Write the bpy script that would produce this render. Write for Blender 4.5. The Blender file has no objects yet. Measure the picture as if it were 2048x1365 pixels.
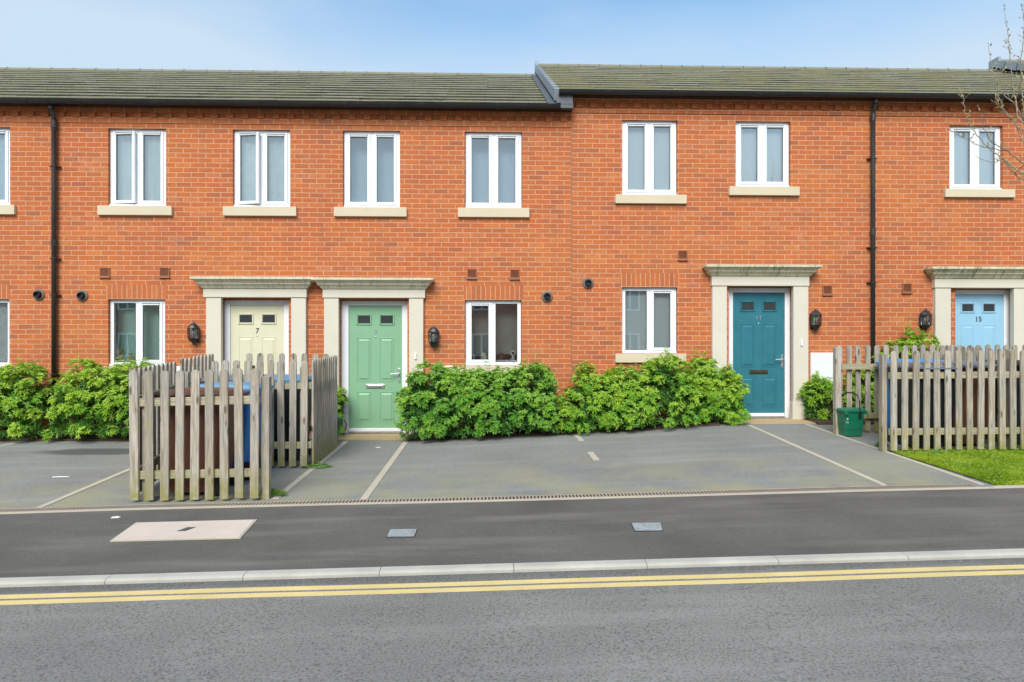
import bpy, math, random
import numpy as np
from mathutils import Vector, noise as mnoise
random.seed(7); rng = np.random.default_rng(7)
S = bpy.context.scene
COL = S.collection
R = math.radians
# ------------------------------------------------------------------ camera, sky, sun, exposure
F = 1365.0; YH = 692.0; YAW = R(1.74); YC = -10.6; ZC = 1.55
cd = bpy.data.cameras.new('camera'); cam = bpy.data.objects.new('camera', cd); COL.objects.link(cam)
cd.sensor_width = 36; cd.lens = 36 * F / 2048; cd.shift_y = (YH - 682.5) / 2048
cd.clip_start = 0.05; cd.clip_end = 4000
cam.location = (0, YC, ZC); cam.rotation_euler = (R(90), 0, -YAW)
S.camera = cam
w = bpy.data.worlds.new('World'); S.world = w; w.use_nodes = True
wn = w.node_tree.nodes; wl = w.node_tree.links; wn.clear()
SUN_EL, SUN_AZ = 43, 194      # azimuth clockwise from +Y : behind the camera, a little to the left
sky = wn.new('ShaderNodeTexSky'); sky.sky_type = 'NISHITA'; sky.sun_disc = False
sky.sun_elevation = R(SUN_EL); sky.sun_rotation = R(SUN_AZ); sky.air_density = 1.0; sky.dust_density = 1.6; sky.ozone_density = 1.6
bg = wn.new('ShaderNodeBackground'); bg.inputs[1].default_value = 0.15
wo = wn.new('ShaderNodeOutputWorld')
tcw = wn.new('ShaderNodeTexCoord'); mpw = wn.new('ShaderNodeMapping'); mpw.inputs['Scale'].default_value = (1.0, 1.0, 3.2)
nzw = wn.new('ShaderNodeTexNoise'); nzw.inputs['Scale'].default_value = 1.7; nzw.inputs['Detail'].default_value = 5; nzw.inputs['Roughness'].default_value = .45
rpw = wn.new('ShaderNodeMapRange'); rpw.inputs[1].default_value = .36; rpw.inputs[2].default_value = .72; rpw.inputs[3].default_value = -.16; rpw.inputs[4].default_value = .55
# thin veil: a share of the sky is pale cloud, thicker towards the left (-X) and towards the horizon
sep = wn.new('ShaderNodeSeparateXYZ'); ma = wn.new('ShaderNodeMath'); ma.operation = 'MULTIPLY_ADD'; ma.inputs[1].default_value = -.38
mrz = wn.new('ShaderNodeMapRange'); mrz.inputs[1].default_value = .33; mrz.inputs[2].default_value = .47; mrz.inputs[3].default_value = .92; mrz.inputs[4].default_value = .08
ma2 = wn.new('ShaderNodeMath'); ma2.operation = 'ADD'; ma2.use_clamp = True
mxw = wn.new('ShaderNodeMix'); mxw.data_type = 'RGBA'; mxw.inputs['B'].default_value = (2.75, 3.45, 4.15, 1)
mul = wn.new('ShaderNodeMix'); mul.data_type = 'RGBA'; mul.blend_type = 'MULTIPLY'; mul.inputs['Factor'].default_value = 1; mul.inputs['B'].default_value = (.88, 1.12, 1.12, 1)
wl.new(tcw.outputs['Generated'], mpw.inputs[0]); wl.new(mpw.outputs[0], nzw.inputs['Vector']); wl.new(nzw.outputs['Fac'], rpw.inputs[0])
wl.new(tcw.outputs['Generated'], sep.inputs[0]); wl.new(sep.outputs['X'], ma.inputs[0]); wl.new(rpw.outputs[0], ma.inputs[2])
wl.new(sep.outputs['Z'], mrz.inputs[0]); wl.new(mrz.outputs[0], ma2.inputs[0]); wl.new(ma.outputs[0], ma2.inputs[1])
wl.new(ma2.outputs[0], mxw.inputs['Factor']); wl.new(sky.outputs[0], mul.inputs['A']); wl.new(mul.outputs['Result'], mxw.inputs['A']); wl.new(mxw.outputs['Result'], bg.inputs[0]); wl.new(bg.outputs[0], wo.inputs[0])
sl = bpy.data.lights.new('sun', 'SUN'); sl.energy = 2.5; sl.angle = R(36); sl.color = (1, .955, .89)
so = bpy.data.objects.new('sun', sl); COL.objects.link(so)
so.rotation_euler = (R(90 - SUN_EL), 0, R(180 - SUN_AZ) )
sd = Vector((math.sin(R(SUN_AZ)) * math.cos(R(SUN_EL)), math.cos(R(SUN_AZ)) * math.cos(R(SUN_EL)), math.sin(R(SUN_EL))))
so.rotation_euler = sd.to_track_quat('Z', 'Y').to_euler(); so.location = (-4, -20, 20)
S.view_settings.view_transform = 'Standard'; S.view_settings.look = 'None'; S.view_settings.gamma = 1
S.view_settings.exposure = 0.56
S.cycles.max_bounces = 8; S.cycles.transparent_max_bounces = 12; S.cycles.use_denoising = True
try: S.cycles.denoiser = 'OPENIMAGEDENOISE'
except Exception: pass

# ------------------------------------------------------------------ measuring helpers
def pt(px, py, dp):           # point seen at (px,py) on the plane parallel to the facade, dp metres from the lens
    X = dp * math.tan(math.atan((px - 1024) / F) + YAW)
    dep = X * math.sin(YAW) + dp * math.cos(YAW)
    return X, YC + dp, ZC - (py - YH) * dep / F
def fx(px, y=0): return pt(px, 0, y - YC)[0]
def fz(px, py, y=0): return pt(px, py, y - YC)[2]

# ------------------------------------------------------------------ mesh helpers
class MB:
    def __init__(s): s.v = []; s.f = []
    def add(s, vs, fs):
        n = len(s.v); s.v += [tuple(p) for p in vs]; s.f += [tuple(i + n for i in f) for f in fs]; return s
    def box(s, x0, x1, y0, y1, z0, z1, t=0.0):       # t narrows the base
        vs = [(x0+t,y0+t,z0),(x1-t,y0+t,z0),(x1-t,y1-t,z0),(x0+t,y1-t,z0),(x0,y0,z1),(x1,y0,z1),(x1,y1,z1),(x0,y1,z1)]
        return s.add(vs, [(3,2,1,0),(4,5,6,7),(0,1,5,4),(1,2,6,5),(2,3,7,6),(3,0,4,7)])
    def loft(s, loops, cap=(True, True)):            # loops: equal length lists of points
        n = len(loops[0]); b = len(s.v)
        for L in loops: s.v += [tuple(p) for p in L]
        for k in range(len(loops) - 1):
            for i in range(n):
                j = (i + 1) % n
                s.f.append((b + k*n + i, b + k*n + j, b + (k+1)*n + j, b + (k+1)*n + i))
        if cap[0]: s.f.append(tuple(b + i for i in reversed(range(n))))
        if cap[1]: s.f.append(tuple(b + (len(loops)-1)*n + i for i in range(n)))
        return s
    def lathe(s, prof, c=(0,0,0), n=16, axis='z', cap=(True, True)):
        L = []
        for r, h in prof:
            q = []
            for i in range(n):
                a = 2*math.pi*i/n; x, y = r*math.cos(a), r*math.sin(a)
                if axis == 'z': q.append((c[0]+x, c[1]+y, c[2]+h))
                elif axis == 'y': q.append((c[0]+x, c[1]-h, c[2]+y))
                else: q.append((c[0]+h, c[1]+x, c[2]+y))
            L.append(q)
        return s.loft(L, cap)
    def tube(s, pts, rad, n=8):
        pts = [Vector(p) for p in pts]; L = []
        for i, p in enumerate(pts):
            d = (pts[min(i+1, len(pts)-1)] - pts[max(i-1, 0)]).normalized()
            a = d.cross(Vector((0,0,1))) if abs(d.z) < .95 else d.cross(Vector((1,0,0)))
            a.normalize(); b = d.cross(a); r = rad[i] if isinstance(rad, (list, tuple)) else rad
            L.append([p + a*math.cos(2*math.pi*k/n)*r + b*math.sin(2*math.pi*k/n)*r for k in range(n)])
        return s.loft(L)
    def frame(s, x0, x1, z0, z1, wl_, wr, wb, wt, y0, y1):   # rectangular frame, butt jointed
        s.box(x0, x0+wl_, y0, y1, z0, z1); s.box(x1-wr, x1, y0, y1, z0, z1)
        s.box(x0+wl_, x1-wr, y0, y1, z0, z0+wb); s.box(x0+wl_, x1-wr, y0, y1, z1-wt, z1); return s
    def frust(s, x0, x1, z0, z1, y0, y1, k):          # bevelled raised field, front at y1 (toward -Y)
        return s.add([(x0,y0,z0),(x1,y0,z0),(x1,y0,z1),(x0,y0,z1),(x0+k,y1,z0+k),(x1-k,y1,z0+k),(x1-k,y1,z1-k),(x0+k,y1,z1-k)],
                     [(4,5,6,7),(0,1,5,4),(1,2,6,5),(2,3,7,6),(3,0,4,7)])
OFF = {}
def off(o):
    return OFF.get(o.name, Vector((0,0,0))) if o else Vector((0,0,0))
def tag(o, label=None, cat=None, group=None, kind=None):
    if label: o['label'] = label
    if cat: o['category'] = cat
    if group: o['group'] = group
    if kind: o['kind'] = kind
    return o
def thing(name, loc, label, cat, group=None, rz=0):
    o = bpy.data.objects.new(name, None); COL.objects.link(o); o.empty_display_size = .2
    o.location = loc; o.rotation_euler = (0, 0, rz); OFF[o.name] = Vector(loc)
    return tag(o, label, cat, group)
def obj(name, mb, mat, parent=None, local=False, smooth=False, bevel=0, attrs=None):
    me = bpy.data.meshes.new(name)
    me.from_pydata([tuple(v) for v in mb.v], [], mb.f); me.update()
    d = Vector((0,0,0)) if local else off(parent)
    if d.length > 0: me.transform(__import__('mathutils').Matrix.Translation(-d))
    for m in (mat if isinstance(mat, (list, tuple)) else [mat]): me.materials.append(m)
    if smooth: me.polygons.foreach_set('use_smooth', [True]*len(me.polygons))
    o = bpy.data.objects.new(name, me); COL.objects.link(o)
    if parent: o.parent = parent
    OFF[o.name] = d if not local else Vector((0,0,0))
    if bevel:
        b = o.modifiers.new('bevel', 'BEVEL'); b.width = bevel; b.segments = 2; b.limit_method = 'ANGLE'; b.angle_limit = R(40)
    if attrs is not None:
        a = me.attributes.new('tint', 'FLOAT', 'FACE'); a.data.foreach_set('value', np.asarray(attrs, dtype=np.float32))
    return o
def struct(name, mb, mat, **k): return tag(obj(name, mb, mat, **k), kind='structure')

# ------------------------------------------------------------------ materials
class NT:
    def __init__(s, name):
        s.m = bpy.data.materials.new(name); s.m.use_nodes = True; s.t = s.m.node_tree
        s.b = s.t.nodes['Principled BSDF']; s.out = s.t.nodes['Material Output']
    def n(s, typ, **k):
        o = s.t.nodes.new('ShaderNode' + typ)
        for a, v in k.items(): setattr(o, a, v)
        return o
    def l(s, a, b): s.t.links.new(a, b)
    def setin(s, sock, v):
        if hasattr(v, 'links') or isinstance(v, bpy.types.NodeSocket): s.l(v, sock)
        else: sock.default_value = v
    def math(s, op, a, b=None, c=None, clamp=False):
        o = s.n('Math', operation=op); o.use_clamp = clamp; s.setin(o.inputs[0], a)
        if b is not None: s.setin(o.inputs[1], b)
        if c is not None: s.setin(o.inputs[2], c)
        return o.outputs[0]
    def mix(s, f, a, b, mode='MIX'):
        o = s.n('Mix', data_type='RGBA', blend_type=mode); s.setin(o.inputs['Factor'], f)
        s.setin(o.inputs['A'], (*a, 1) if isinstance(a, tuple) else a); s.setin(o.inputs['B'], (*b, 1) if isinstance(b, tuple) else b)
        return o.outputs['Result']
    def pos(s, kind='world', scale=None):
        if kind == 'world': v = s.n('NewGeometry').outputs['Position']
        else: v = s.n('TexCoord').outputs['Object']
        if scale:
            m = s.n('Mapping'); m.inputs['Scale'].default_value = scale; s.l(v, m.inputs[0]); v = m.outputs[0]
        return v
    def noise(s, v, sc, det=3, rough=.5, dist=0):
        o = s.n('TexNoise'); s.l(v, o.inputs['Vector']); o.inputs['Scale'].default_value = sc; o.inputs['Detail'].default_value = det
        o.inputs['Roughness'].default_value = rough; o.inputs['Distortion'].default_value = dist; return o.outputs['Fac']
    def ramp(s, f, a, b, c=0.0, d=1.0):
        o = s.n('MapRange'); s.setin(o.inputs[0], f); o.inputs[1].default_value = a; o.inputs[2].default_value = b
        o.inputs[3].default_value = c; o.inputs[4].default_value = d; return o.outputs[0]
    def bump(s, h, dist=.01, st=.5):
        o = s.n('Bump'); o.inputs['Distance'].default_value = dist; o.inputs['Strength'].default_value = st
        s.l(h, o.inputs['Height']); s.l(o.outputs[0], s.b.inputs['Normal'])
    def done(s, col, rough=.7, spec=.4):
        s.setin(s.b.inputs['Base Color'], (*col, 1) if isinstance(col, tuple) else col); s.setin(s.b.inputs['Roughness'], rough)
        s.b.inputs['Specular IOR Level'].default_value = spec; return s.m
def plain(name, c, rough=.5, spec=.5, var=.12, sc=6, metal=0):
    t = NT(name); v = t.pos(); n1 = t.noise(v, sc, 4, .6)
    col = t.mix(t.ramp(n1, .3, .75), tuple(x*(1-var) for x in c), tuple(min(1, x*(1+var)) for x in c))
    t.b.inputs['Metallic'].default_value = metal
    n2 = t.noise(v, sc*30, 2); t.bump(n2, .002, .15)
    return t.done(col, t.ramp(n1, .3, .7, rough*.85, min(1, rough*1.15)), spec)

def brick(name, z0, x0, soldier=False):
    t = NT(name); P = t.n('SeparateXYZ'); t.l(t.pos(), P.inputs[0])
    x = t.math('ADD', P.outputs['X'], P.outputs['Y']); z = P.outputs['Z']
    wob = t.noise(t.pos(), 2.5, 2); wob2 = t.noise(t.pos(), 9, 2)
    zz = t.math('ADD', t.math('SUBTRACT', z, z0), t.math('MULTIPLY', t.math('SUBTRACT', wob, .5), .012))
    xx = t.math('ADD', t.math('SUBTRACT', x, x0), t.math('MULTIPLY', t.math('SUBTRACT', wob2, .5), .012))
    if soldier:
        row = t.math('FLOOR', t.math('DIVIDE', zz, .225)); fv = t.math('SUBTRACT', t.math('DIVIDE', zz, .225), row)
        u = t.math('DIVIDE', xx, .075); mv, mu = .045, .14
    else:
        v = t.math('DIVIDE', zz, .075); row = t.math('FLOOR', v); fv = t.math('SUBTRACT', v, row)
        odd = t.math('MULTIPLY', t.math('FLOORED_MODULO', row, 2.0), .5)
        wn_ = t.n('TexWhiteNoise', noise_dimensions='1D'); t.l(row, wn_.inputs['W'])
        jit = t.math('MULTIPLY', t.math('SUBTRACT', wn_.outputs['Value'], .5), .06)
        u = t.math('ADD', t.math('ADD', t.math('DIVIDE', xx, .225), odd), jit); mv, mu = .135, .047
    colm = t.math('FLOOR', u); fu = t.math('SUBTRACT', u, colm)
    # distance from the joint centre lines -> soft mortar mask
    ev = t.math('MINIMUM', fv, t.math('SUBTRACT', 1.0, fv)); eu = t.math('MINIMUM', fu, t.math('SUBTRACT', 1.0, fu))
    rag = t.math('MULTIPLY', t.math('SUBTRACT', t.noise(t.pos(), 45, 2), .5), .5)
    dv = t.math('ADD', t.math('DIVIDE', ev, mv/2), rag); du = t.math('ADD', t.math('DIVIDE', eu, mu/2), rag)
    d = t.math('MINIMUM', dv, du); mask = t.ramp(d, .75, 1.35)      # 0 mortar, 1 brick
    cid = t.n('CombineXYZ'); t.l(colm, cid.inputs[0]); t.l(row, cid.inputs[1])
    wn2 = t.n('TexWhiteNoise', noise_dimensions='3D'); t.l(cid.outputs[0], wn2.inputs['Vector'])
    r = t.n('ValToRGB'); t.l(wn2.outputs['Value'], r.inputs[0]); e = r.color_ramp; e.interpolation = 'LINEAR'
    cols = [(0,(.37,.118,.062)),(.08,(.43,.126,.055)),(.2,(.49,.134,.048)),(.5,(.525,.134,.046)),(.8,(.56,.152,.05)),(.94,(.59,.19,.066)),(1,(.50,.17,.085))]
    e.elements[0].position = 0; e.elements[0].color = (*cols[0][1], 1); e.elements[1].position = 1; e.elements[1].color = (*cols[-1][1], 1)
    for p, c in cols[1:-1]: q = e.elements.new(p); q.color = (*c, 1)
    c1 = r.outputs[0]
    mott = t.noise(t.pos(), 30, 4, .65); c1 = t.mix(t.ramp(mott, .35, .75, 0, .42), c1, (.34, .10, .045)); blot = t.noise(t.pos(), 11, 3, .6); c1 = t.mix(t.ramp(blot, .48, .70, 0, .6), c1, (.30, .115, .07))
    big = t.noise(t.pos(), .9, 3, .6); c1 = t.mix(t.ramp(big, .4, .7, 0, .28), c1, (.62, .22, .05))
    mc = t.mix(t.noise(t.pos(), 12, 2), (.55, .27, .145), (.68, .39, .24))
    col = t.mix(mask, mc, c1)
    stn = t.noise(t.pos('world', (2.2, 2.2, .35)), 1.5, 4, .6); col = t.mix(t.ramp(stn, .48, .72, 0, .18), col, (.25, .12, .075))
    eff = t.noise(t.pos(), 1.7, 6, .72); col = t.mix(t.ramp(eff, .60, .74, 0, .32), col, (.66, .40, .27))
    h = t.math('ADD', t.math('MULTIPLY', mask, 1.0), t.math('MULTIPLY', mott, .35)); t.bump(h, .005, .5)
    return t.done(col, .88, .2)

Y_K_ = YC + 4.75
def tarmac(name, dark, light, moss=0, coarse=60, pat=1.0, worm=.0, patch=None, gutter=False):
    t = NT(name); v = t.pos()
    a = t.noise(v, coarse, 3, .7); b = t.noise(v, coarse*3.2, 2, .6); c = t.noise(v, .9, 5, .6)
    f = t.math('ADD', t.math('MULTIPLY', t.ramp(a, .32, .68), .6), t.math('MULTIPLY', t.ramp(b, .3, .7), .4))
    col = t.mix(f, dark, light)
    if worm:
        col = t.mix(t.ramp(a, .47, .36, 0, worm), col, tuple(x*.38 for x in dark))
    col = t.mix(t.ramp(c, .3, .7, .0, .35*pat), col, tuple(x*.62 for x in dark))
    st = t.noise(t.pos('world', (.25, 1.8, 1)), 1.6, 4, .6); col = t.mix(t.ramp(st, .5, .75, 0, .35*pat), col, tuple(x*1.25 for x in light))
    if moss:
        P = t.n('SeparateXYZ'); t.l(v, P.inputs[0])
        g = t.ramp(P.outputs['Y'], -3.9, -2.2, 1, .12)
        m1 = t.noise(v, 1.3, 5, .62); mm = t.math('MULTIPLY', t.math('MULTIPLY', t.ramp(m1, .40, .62), g), moss)
        col = t.mix(mm, col, (.32, .30, .16))
        m2 = t.math('MULTIPLY', t.ramp(t.noise(v, 2.3, 4, .6), .55, .75), t.math('MULTIPLY', g, .55)); col = t.mix(m2, col, (.34, .30, .21))
    sp = t.n('TexVoronoi'); t.l(v, sp.inputs['Vector']); sp.inputs['Scale'].default_value = 7
    col = t.mix(t.ramp(sp.outputs['Distance'], .02, .035, .5, 0), col, (.5, .49, .45))
    if gutter:
        P = t.n('SeparateXYZ'); t.l(v, P.inputs[0]); gg = t.ramp(t.math('ADD', P.outputs['Y'], t.math('MULTIPLY', t.math('SUBTRACT', c, .5), .12)), Y_K_-.30, Y_K_-.16, 0, .62)
        col = t.mix(t.math('MULTIPLY', gg, t.ramp(a, .35, .6, 1, .5)), col, (.06, .055, .05))
    if patch:
        P = t.n('SeparateXYZ'); t.l(v, P.inputs[0]); px_, py_, rx, ry, s_ = patch
        dx = t.math('DIVIDE', t.math('SUBTRACT', P.outputs['X'], px_), rx); dy = t.math('DIVIDE', t.math('SUBTRACT', P.outputs['Y'], py_), ry)
        dd = t.math('SQRT', t.math('ADD', t.math('MULTIPLY', dx, dx), t.math('MULTIPLY', dy, dy)))
        dd = t.math('ADD', dd, t.math('MULTIPLY', t.math('SUBTRACT', t.noise(v, 3, 3), .5), .6))
        col = t.mix(t.ramp(dd, .7, 1.1, s_, 0), col, tuple(x*.4 for x in dark))
    t.bump(t.math('ADD', a, t.math('MULTIPLY', b, .5)), .006, .55)
    return t.done(col, .9, .22)

def wood(name, rail=False):
    t = NT(name); oi = t.n('ObjectInfo'); tc = t.n('TexCoord').outputs['Object']
    ad = t.n('VectorMath', operation='ADD'); cm = t.n('CombineXYZ'); t.l(t.math('MULTIPLY', oi.outputs['Random'], 37.0), cm.inputs[0]); t.l(t.math('MULTIPLY', oi.outputs['Random'], 91.0), cm.inputs[2])
    t.l(tc, ad.inputs[0]); t.l(cm.outputs[0], ad.inputs[1])
    mp = t.n('Mapping'); mp.inputs['Scale'].default_value = (1.7, 34, 34) if rail else (34, 34, 1.7); t.l(ad.outputs[0], mp.inputs[0])
    g = t.noise(mp.outputs[0], 1.6, 5, .62, .9); mp2 = t.n('Mapping'); mp2.inputs['Scale'].default_value = (3, 90, 90) if rail else (90, 90, 3); t.l(ad.outputs[0], mp2.inputs[0])
    g2 = t.noise(mp2.outputs[0], 2, 3, .6, .2)
    base = t.mix(oi.outputs['Random'], (.36, .33, .19), (.46, .43, .27)) if rail else t.mix(oi.outputs['Random'], (.33, .295, .245), (.53, .485, .42))
    warm = t.mix(t.ramp(t.noise(ad.outputs[0], 2.2, 3), .45, .75, 0, .8), base, (.52, .40, .28))
    col = t.mix(t.ramp(g, .40, .70, 0, .9), warm, (.165, .135, .105))
    col = t.mix(t.ramp(g2, .5, .75, 0, .45), col, (.60, .55, .48))
    kn = t.n('TexVoronoi'); mk = t.n('Mapping'); mk.inputs['Scale'].default_value = (11, 11, 3.4); t.l(ad.outputs[0], mk.inputs[0]); t.l(mk.outputs[0], kn.inputs['Vector']); kn.inputs['Scale'].default_value = 1
    col = t.mix(t.ramp(kn.outputs['Distance'], .1, .2, .85, 0), col, (.11, .075, .05))
    z = t.n('SeparateXYZ'); t.l(tc, z.inputs[0])
    al = t.math('MULTIPLY', t.ramp(z.outputs['Z'], .04, .36, 1, 0), t.ramp(t.noise(ad.outputs[0], 9, 4), .30, .58)); col = t.mix(t.math('MULTIPLY', al, .8), col, (.25, .235, .04))
    al2 = t.ramp(t.noise(ad.outputs[0], 3.2, 3), .52, .72, 0, .35); col = t.mix(al2, col, (.27, .25, .10))
    t.bump(t.math('ADD', g, t.math('MULTIPLY', g2, .6)), .003, .6)
    return t.done(col, .85, .2)

def stone(name, base, streak=0, stain=.2):
    t = NT(name); v = t.pos(); n1 = t.noise(v, 3, 4, .6); n2 = t.noise(v, 120, 2)
    col = t.mix(t.ramp(n1, .3, .7, 0, stain), base, tuple(x*.72 for x in base))
    col = t.mix(t.ramp(n2, .4, .7, 0, .12), col, tuple(x*.6 for x in base))
    if streak:
        sv = t.pos('world', (1, .15, .12)); a = t.noise(sv, 26, 3, .8); b = t.noise(t.pos('world', (1, .1, .1)), 3.0, 2)
        k = t.math('MULTIPLY', t.ramp(a, .53, .58, 0, 1), t.ramp(b, .38, .6, .15, 1))
        col = t.mix(t.math('MULTIPLY', k, streak), col, (.075, .085, .03))
        col = t.mix(t.ramp(t.noise(v, 6, 3), .35, .7, 0, streak*.55), col, (.27, .26, .13))
        nrm = t.n('SeparateXYZ'); t.l(t.n('NewGeometry').outputs['Normal'], nrm.inputs[0])
        col = t.mix(t.ramp(nrm.outputs['Z'], .5, .95, 0, .8), col, (.20, .20, .11))
    t.bump(n2, .002, .25)
    return t.done(col, .85, .25)

def rooftile(name, moss):
    t = NT(name); v = t.pos(); n1 = t.noise(t.pos('world', (1, .55, .55)), 1.7, 5, .65); n2 = t.noise(v, 26, 4, .7)
    P = t.n('SeparateXYZ'); t.l(v, P.inputs[0])
    cw = t.n('CombineXYZ'); t.l(t.math('FLOOR', t.math('DIVIDE', P.outputs['X'], .3)), cw.inputs[0]); t.l(t.math('FLOOR', t.math('DIVIDE', P.outputs['Y'], .255)), cw.inputs[1])
    wn_ = t.n('TexWhiteNoise', noise_dimensions='3D'); t.l(cw.outputs[0], wn_.inputs['Vector'])
    col = t.mix(wn_.outputs['Value'], (.022, .022, .018), (.055, .053, .04))  # near-black tile tops put the shadow lines between courses into the colour
    N = t.n('SeparateXYZ'); t.l(t.n('NewGeometry').outputs['Normal'], N.inputs[0])
    edge = t.ramp(N.outputs['Y'], -.6, -.85, 0, 1)             # cut front edges of the tiles are pale lichened concrete
    col = t.mix(t.math('MULTIPLY', t.ramp(n1, .40, .62), moss), col, (.17, .165, .055))
    col = t.mix(t.math('MULTIPLY', edge, t.math('MULTIPLY', t.ramp(n2, .25, .6, .55, 1), t.ramp(n1, .66, .42, 1-.6*moss, 1))), col, (.60, .57, .46))
    col = t.mix(t.math('MULTIPLY', t.ramp(n2, .55, .75), .35), col, (.06, .06, .045))
    t.bump(n2, .004, .5)
    return t.done(col, 1.0, .0)

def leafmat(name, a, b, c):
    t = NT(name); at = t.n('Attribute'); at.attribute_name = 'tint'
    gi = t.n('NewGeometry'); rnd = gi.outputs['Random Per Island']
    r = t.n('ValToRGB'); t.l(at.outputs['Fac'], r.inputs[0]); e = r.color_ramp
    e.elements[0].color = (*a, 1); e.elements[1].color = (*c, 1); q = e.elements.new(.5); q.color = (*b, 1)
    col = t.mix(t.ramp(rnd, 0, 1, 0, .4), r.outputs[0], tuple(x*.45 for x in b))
    t.done(col, .38, .5)
    tr = t.n('BsdfTranslucent'); t.l(col, tr.inputs[0]); ms = t.n('MixShader'); ms.inputs[0].default_value = .28
    t.l(t.b.outputs[0], ms.inputs[1]); t.l(tr.outputs[0], ms.inputs[2]); t.l(ms.outputs[0], t.out.inputs[0]); return t.m

def glassmat(name, refl=.0, tint=(.9, .95, .95)):
    t = NT(name); fr = t.n('Fresnel'); fr.inputs[0].default_value = 1.5
    g = t.n('BsdfGlossy'); g.inputs['Roughness'].default_value = .0; g.inputs[0].default_value = (1, 1, 1, 1)
    tr = t.n('BsdfTransparent'); tr.inputs[0].default_value = (*tint, 1)
    nb = t.n('Bump'); nb.inputs['Distance'].default_value = .01; nb.inputs['Strength'].default_value = .02; t.l(t.noise(t.pos(), 3, 1), nb.inputs['Height']); t.l(nb.outputs[0], g.inputs['Normal'])
    ms = t.n('MixShader'); t.l(t.math('MULTIPLY_ADD', fr.outputs[0], 1.5, refl, clamp=True), ms.inputs[0]); t.l(tr.outputs[0], ms.inputs[1]); t.l(g.outputs[0], ms.inputs[2])
    t.l(ms.outputs[0], t.out.inputs[0]); t.t.nodes.remove(t.b); return t.m

M = {}
ZB = fz(740, 260.8)                       # a bed joint of the low houses (head of the upstairs windows)
XB = fx(1143)
M['brick'] = brick('red_brick', ZB, XB); M['brick_up'] = brick('red_brick_upper_row', fz(1300, 240), XB + .1)
M['soldier'] = brick('soldier_brick', fz(987, 600) , fx(1000), True); M['soldier_up'] = brick('soldier_brick_upper_row', fz(1300, 574), fx(1300), True)
M['dentil'] = plain('projecting_header_brick', (.50, .14, .05), .9, .2, .22, 5)
M['upvc'] = plain('white_upvc', (.80, .81, .84), .32, .5, .03, 2)
M['upvc_seal'] = plain('black_seal', (.03, .03, .03), .6)
M['glass'] = glassmat('window_glass', .15, (.96, .985, .985)); M['lampglass'] = glassmat('lantern_glass', .08)
M['sill'] = stone('cast_stone_sill', (.66, .56, .40), 0, .25)
M['stone'] = stone('cast_stone_surround', (.68, .62, .51), 0, .22)
M['cornice_light'] = stone('stained_cornice', (.72, .67, .52), .4, .2); M['cornice_dark'] = stone('mossy_cornice', (.70, .65, .48), .75, .3)
M['black'] = plain('black_plastic', (.018, .018, .02), .35, .5, .2); M['pipe'] = plain('dark_pipe_plastic', (.035, .028, .026), .38, .5, .25, 3)
M['tile'] = rooftile('weathered_tiles', .3); M['tile_moss'] = rooftile('mossy_tiles', .7)
M['ridge'] = stone('ridge_concrete', (.25, .235, .175), 0, .6)
M['zinc'] = plain('grey_verge_plastic', (.30, .345, .38), .5); M['lead'] = plain('lead_flashing', (.09, .097, .105), .5, .5, .3, 4)
M['terra'] = plain('terracotta_vent', (.33, .12, .06), .7); M['flue'] = plain('flue_plastic', (.15, .125, .105), .5)
M['cream'] = plain('cream_door', (.66, .63, .45), .4, .4, .03); M['green'] = plain('green_door', (.225, .42, .255), .4, .4, .03)
M['teal'] = plain('teal_door', (.03, .165, .21), .38, .4, .07); M['blue'] = plain('pale_blue_door', (.30, .53, .69), .4, .4, .03)
M['doorglass'] = plain('dark_door_glass', (.045, .05, .052), .08, .6); M['chrome'] = plain('brushed_metal', (.75, .75, .74), .3, .5, .1, 9, .9)
M['brass'] = plain('dull_brass', (.12, .09, .05), .35, .5, .4, 30, .6); M['iron'] = plain('black_lantern_paint', (.02, .02, .022), .4, .5)
M['white'] = plain('white_plastic', (.78, .78, .77), .45, .4, .04); M['bulb'] = plain('frosted_lamp_bulb', (.8, .76, .66), .4)
M['blind'] = plain('pale_roller_blind', (.84, .93, .95), .8, .1, .05, 1.5); M['blind_green'] = plain('pale_green_curtain', (.82, .92, .88), .8, .1, .1, 3)
M['teal_backing'] = plain('pale_teal_room_backing', (.60, .90, .82), .8, .1, .08, 1.3); M['blind_blue'] = plain('blue_grey_blind', (.64, .80, .88), .8, .1, .05, 1.5); M['blind_grey'] = plain('grey_blind', (.46, .46, .42), .8, .1, .06, 2)
M['room'] = plain('room_wall', (.72, .71, .68), .9); M['room_green'] = plain('pale_green_room_wall', (.42, .78, .66), .9, .1, .05)
M['wood'] = wood('weathered_picket_wood'); M['rail'] = wood('greenish_rail_wood', True)
M['drive'] = tarmac('driveway_tarmac', (.155, .154, .144), (.33, .33, .31), .75, 60, .9, .15, (fx(200, -1.2), -1.28, .85, .24, .75))
M['pave'] = tarmac('pavement_tarmac', (.083, .076, .068), (.196, .18, .16), 0, 75, 1.5)
M['road'] = tarmac('road_asphalt', (.155, .149, .134), (.305, .295, .268), 0, 70, .9, .72, None, True)
M['kerb'] = stone('kerb_concrete', (.50, .47, .405), 0, .85); M['edging'] = stone('pale_edging', (.52, .46, .36), 0, .55)
M['tan'] = stone('tan_paving', (.50, .36, .19), 0, .5); M['slab'] = stone('cream_cover_slab', (.62, .51, .43), 0, .35)
M['yellow'] = stone('yellow_road_paint', (.74, .57, .25), 0, .6); M['cover'] = plain('galvanised_cover', (.30, .33, .34), .5, .5, .35, 30)
M['grate'] = plain('rusty_grate', (.36, .29, .23), .7); M['dark'] = plain('dark_gap', (.012, .011, .01), .9, .1)
M['earth'] = stone('bed_soil', (.09, .06, .04), 0, .6)
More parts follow.
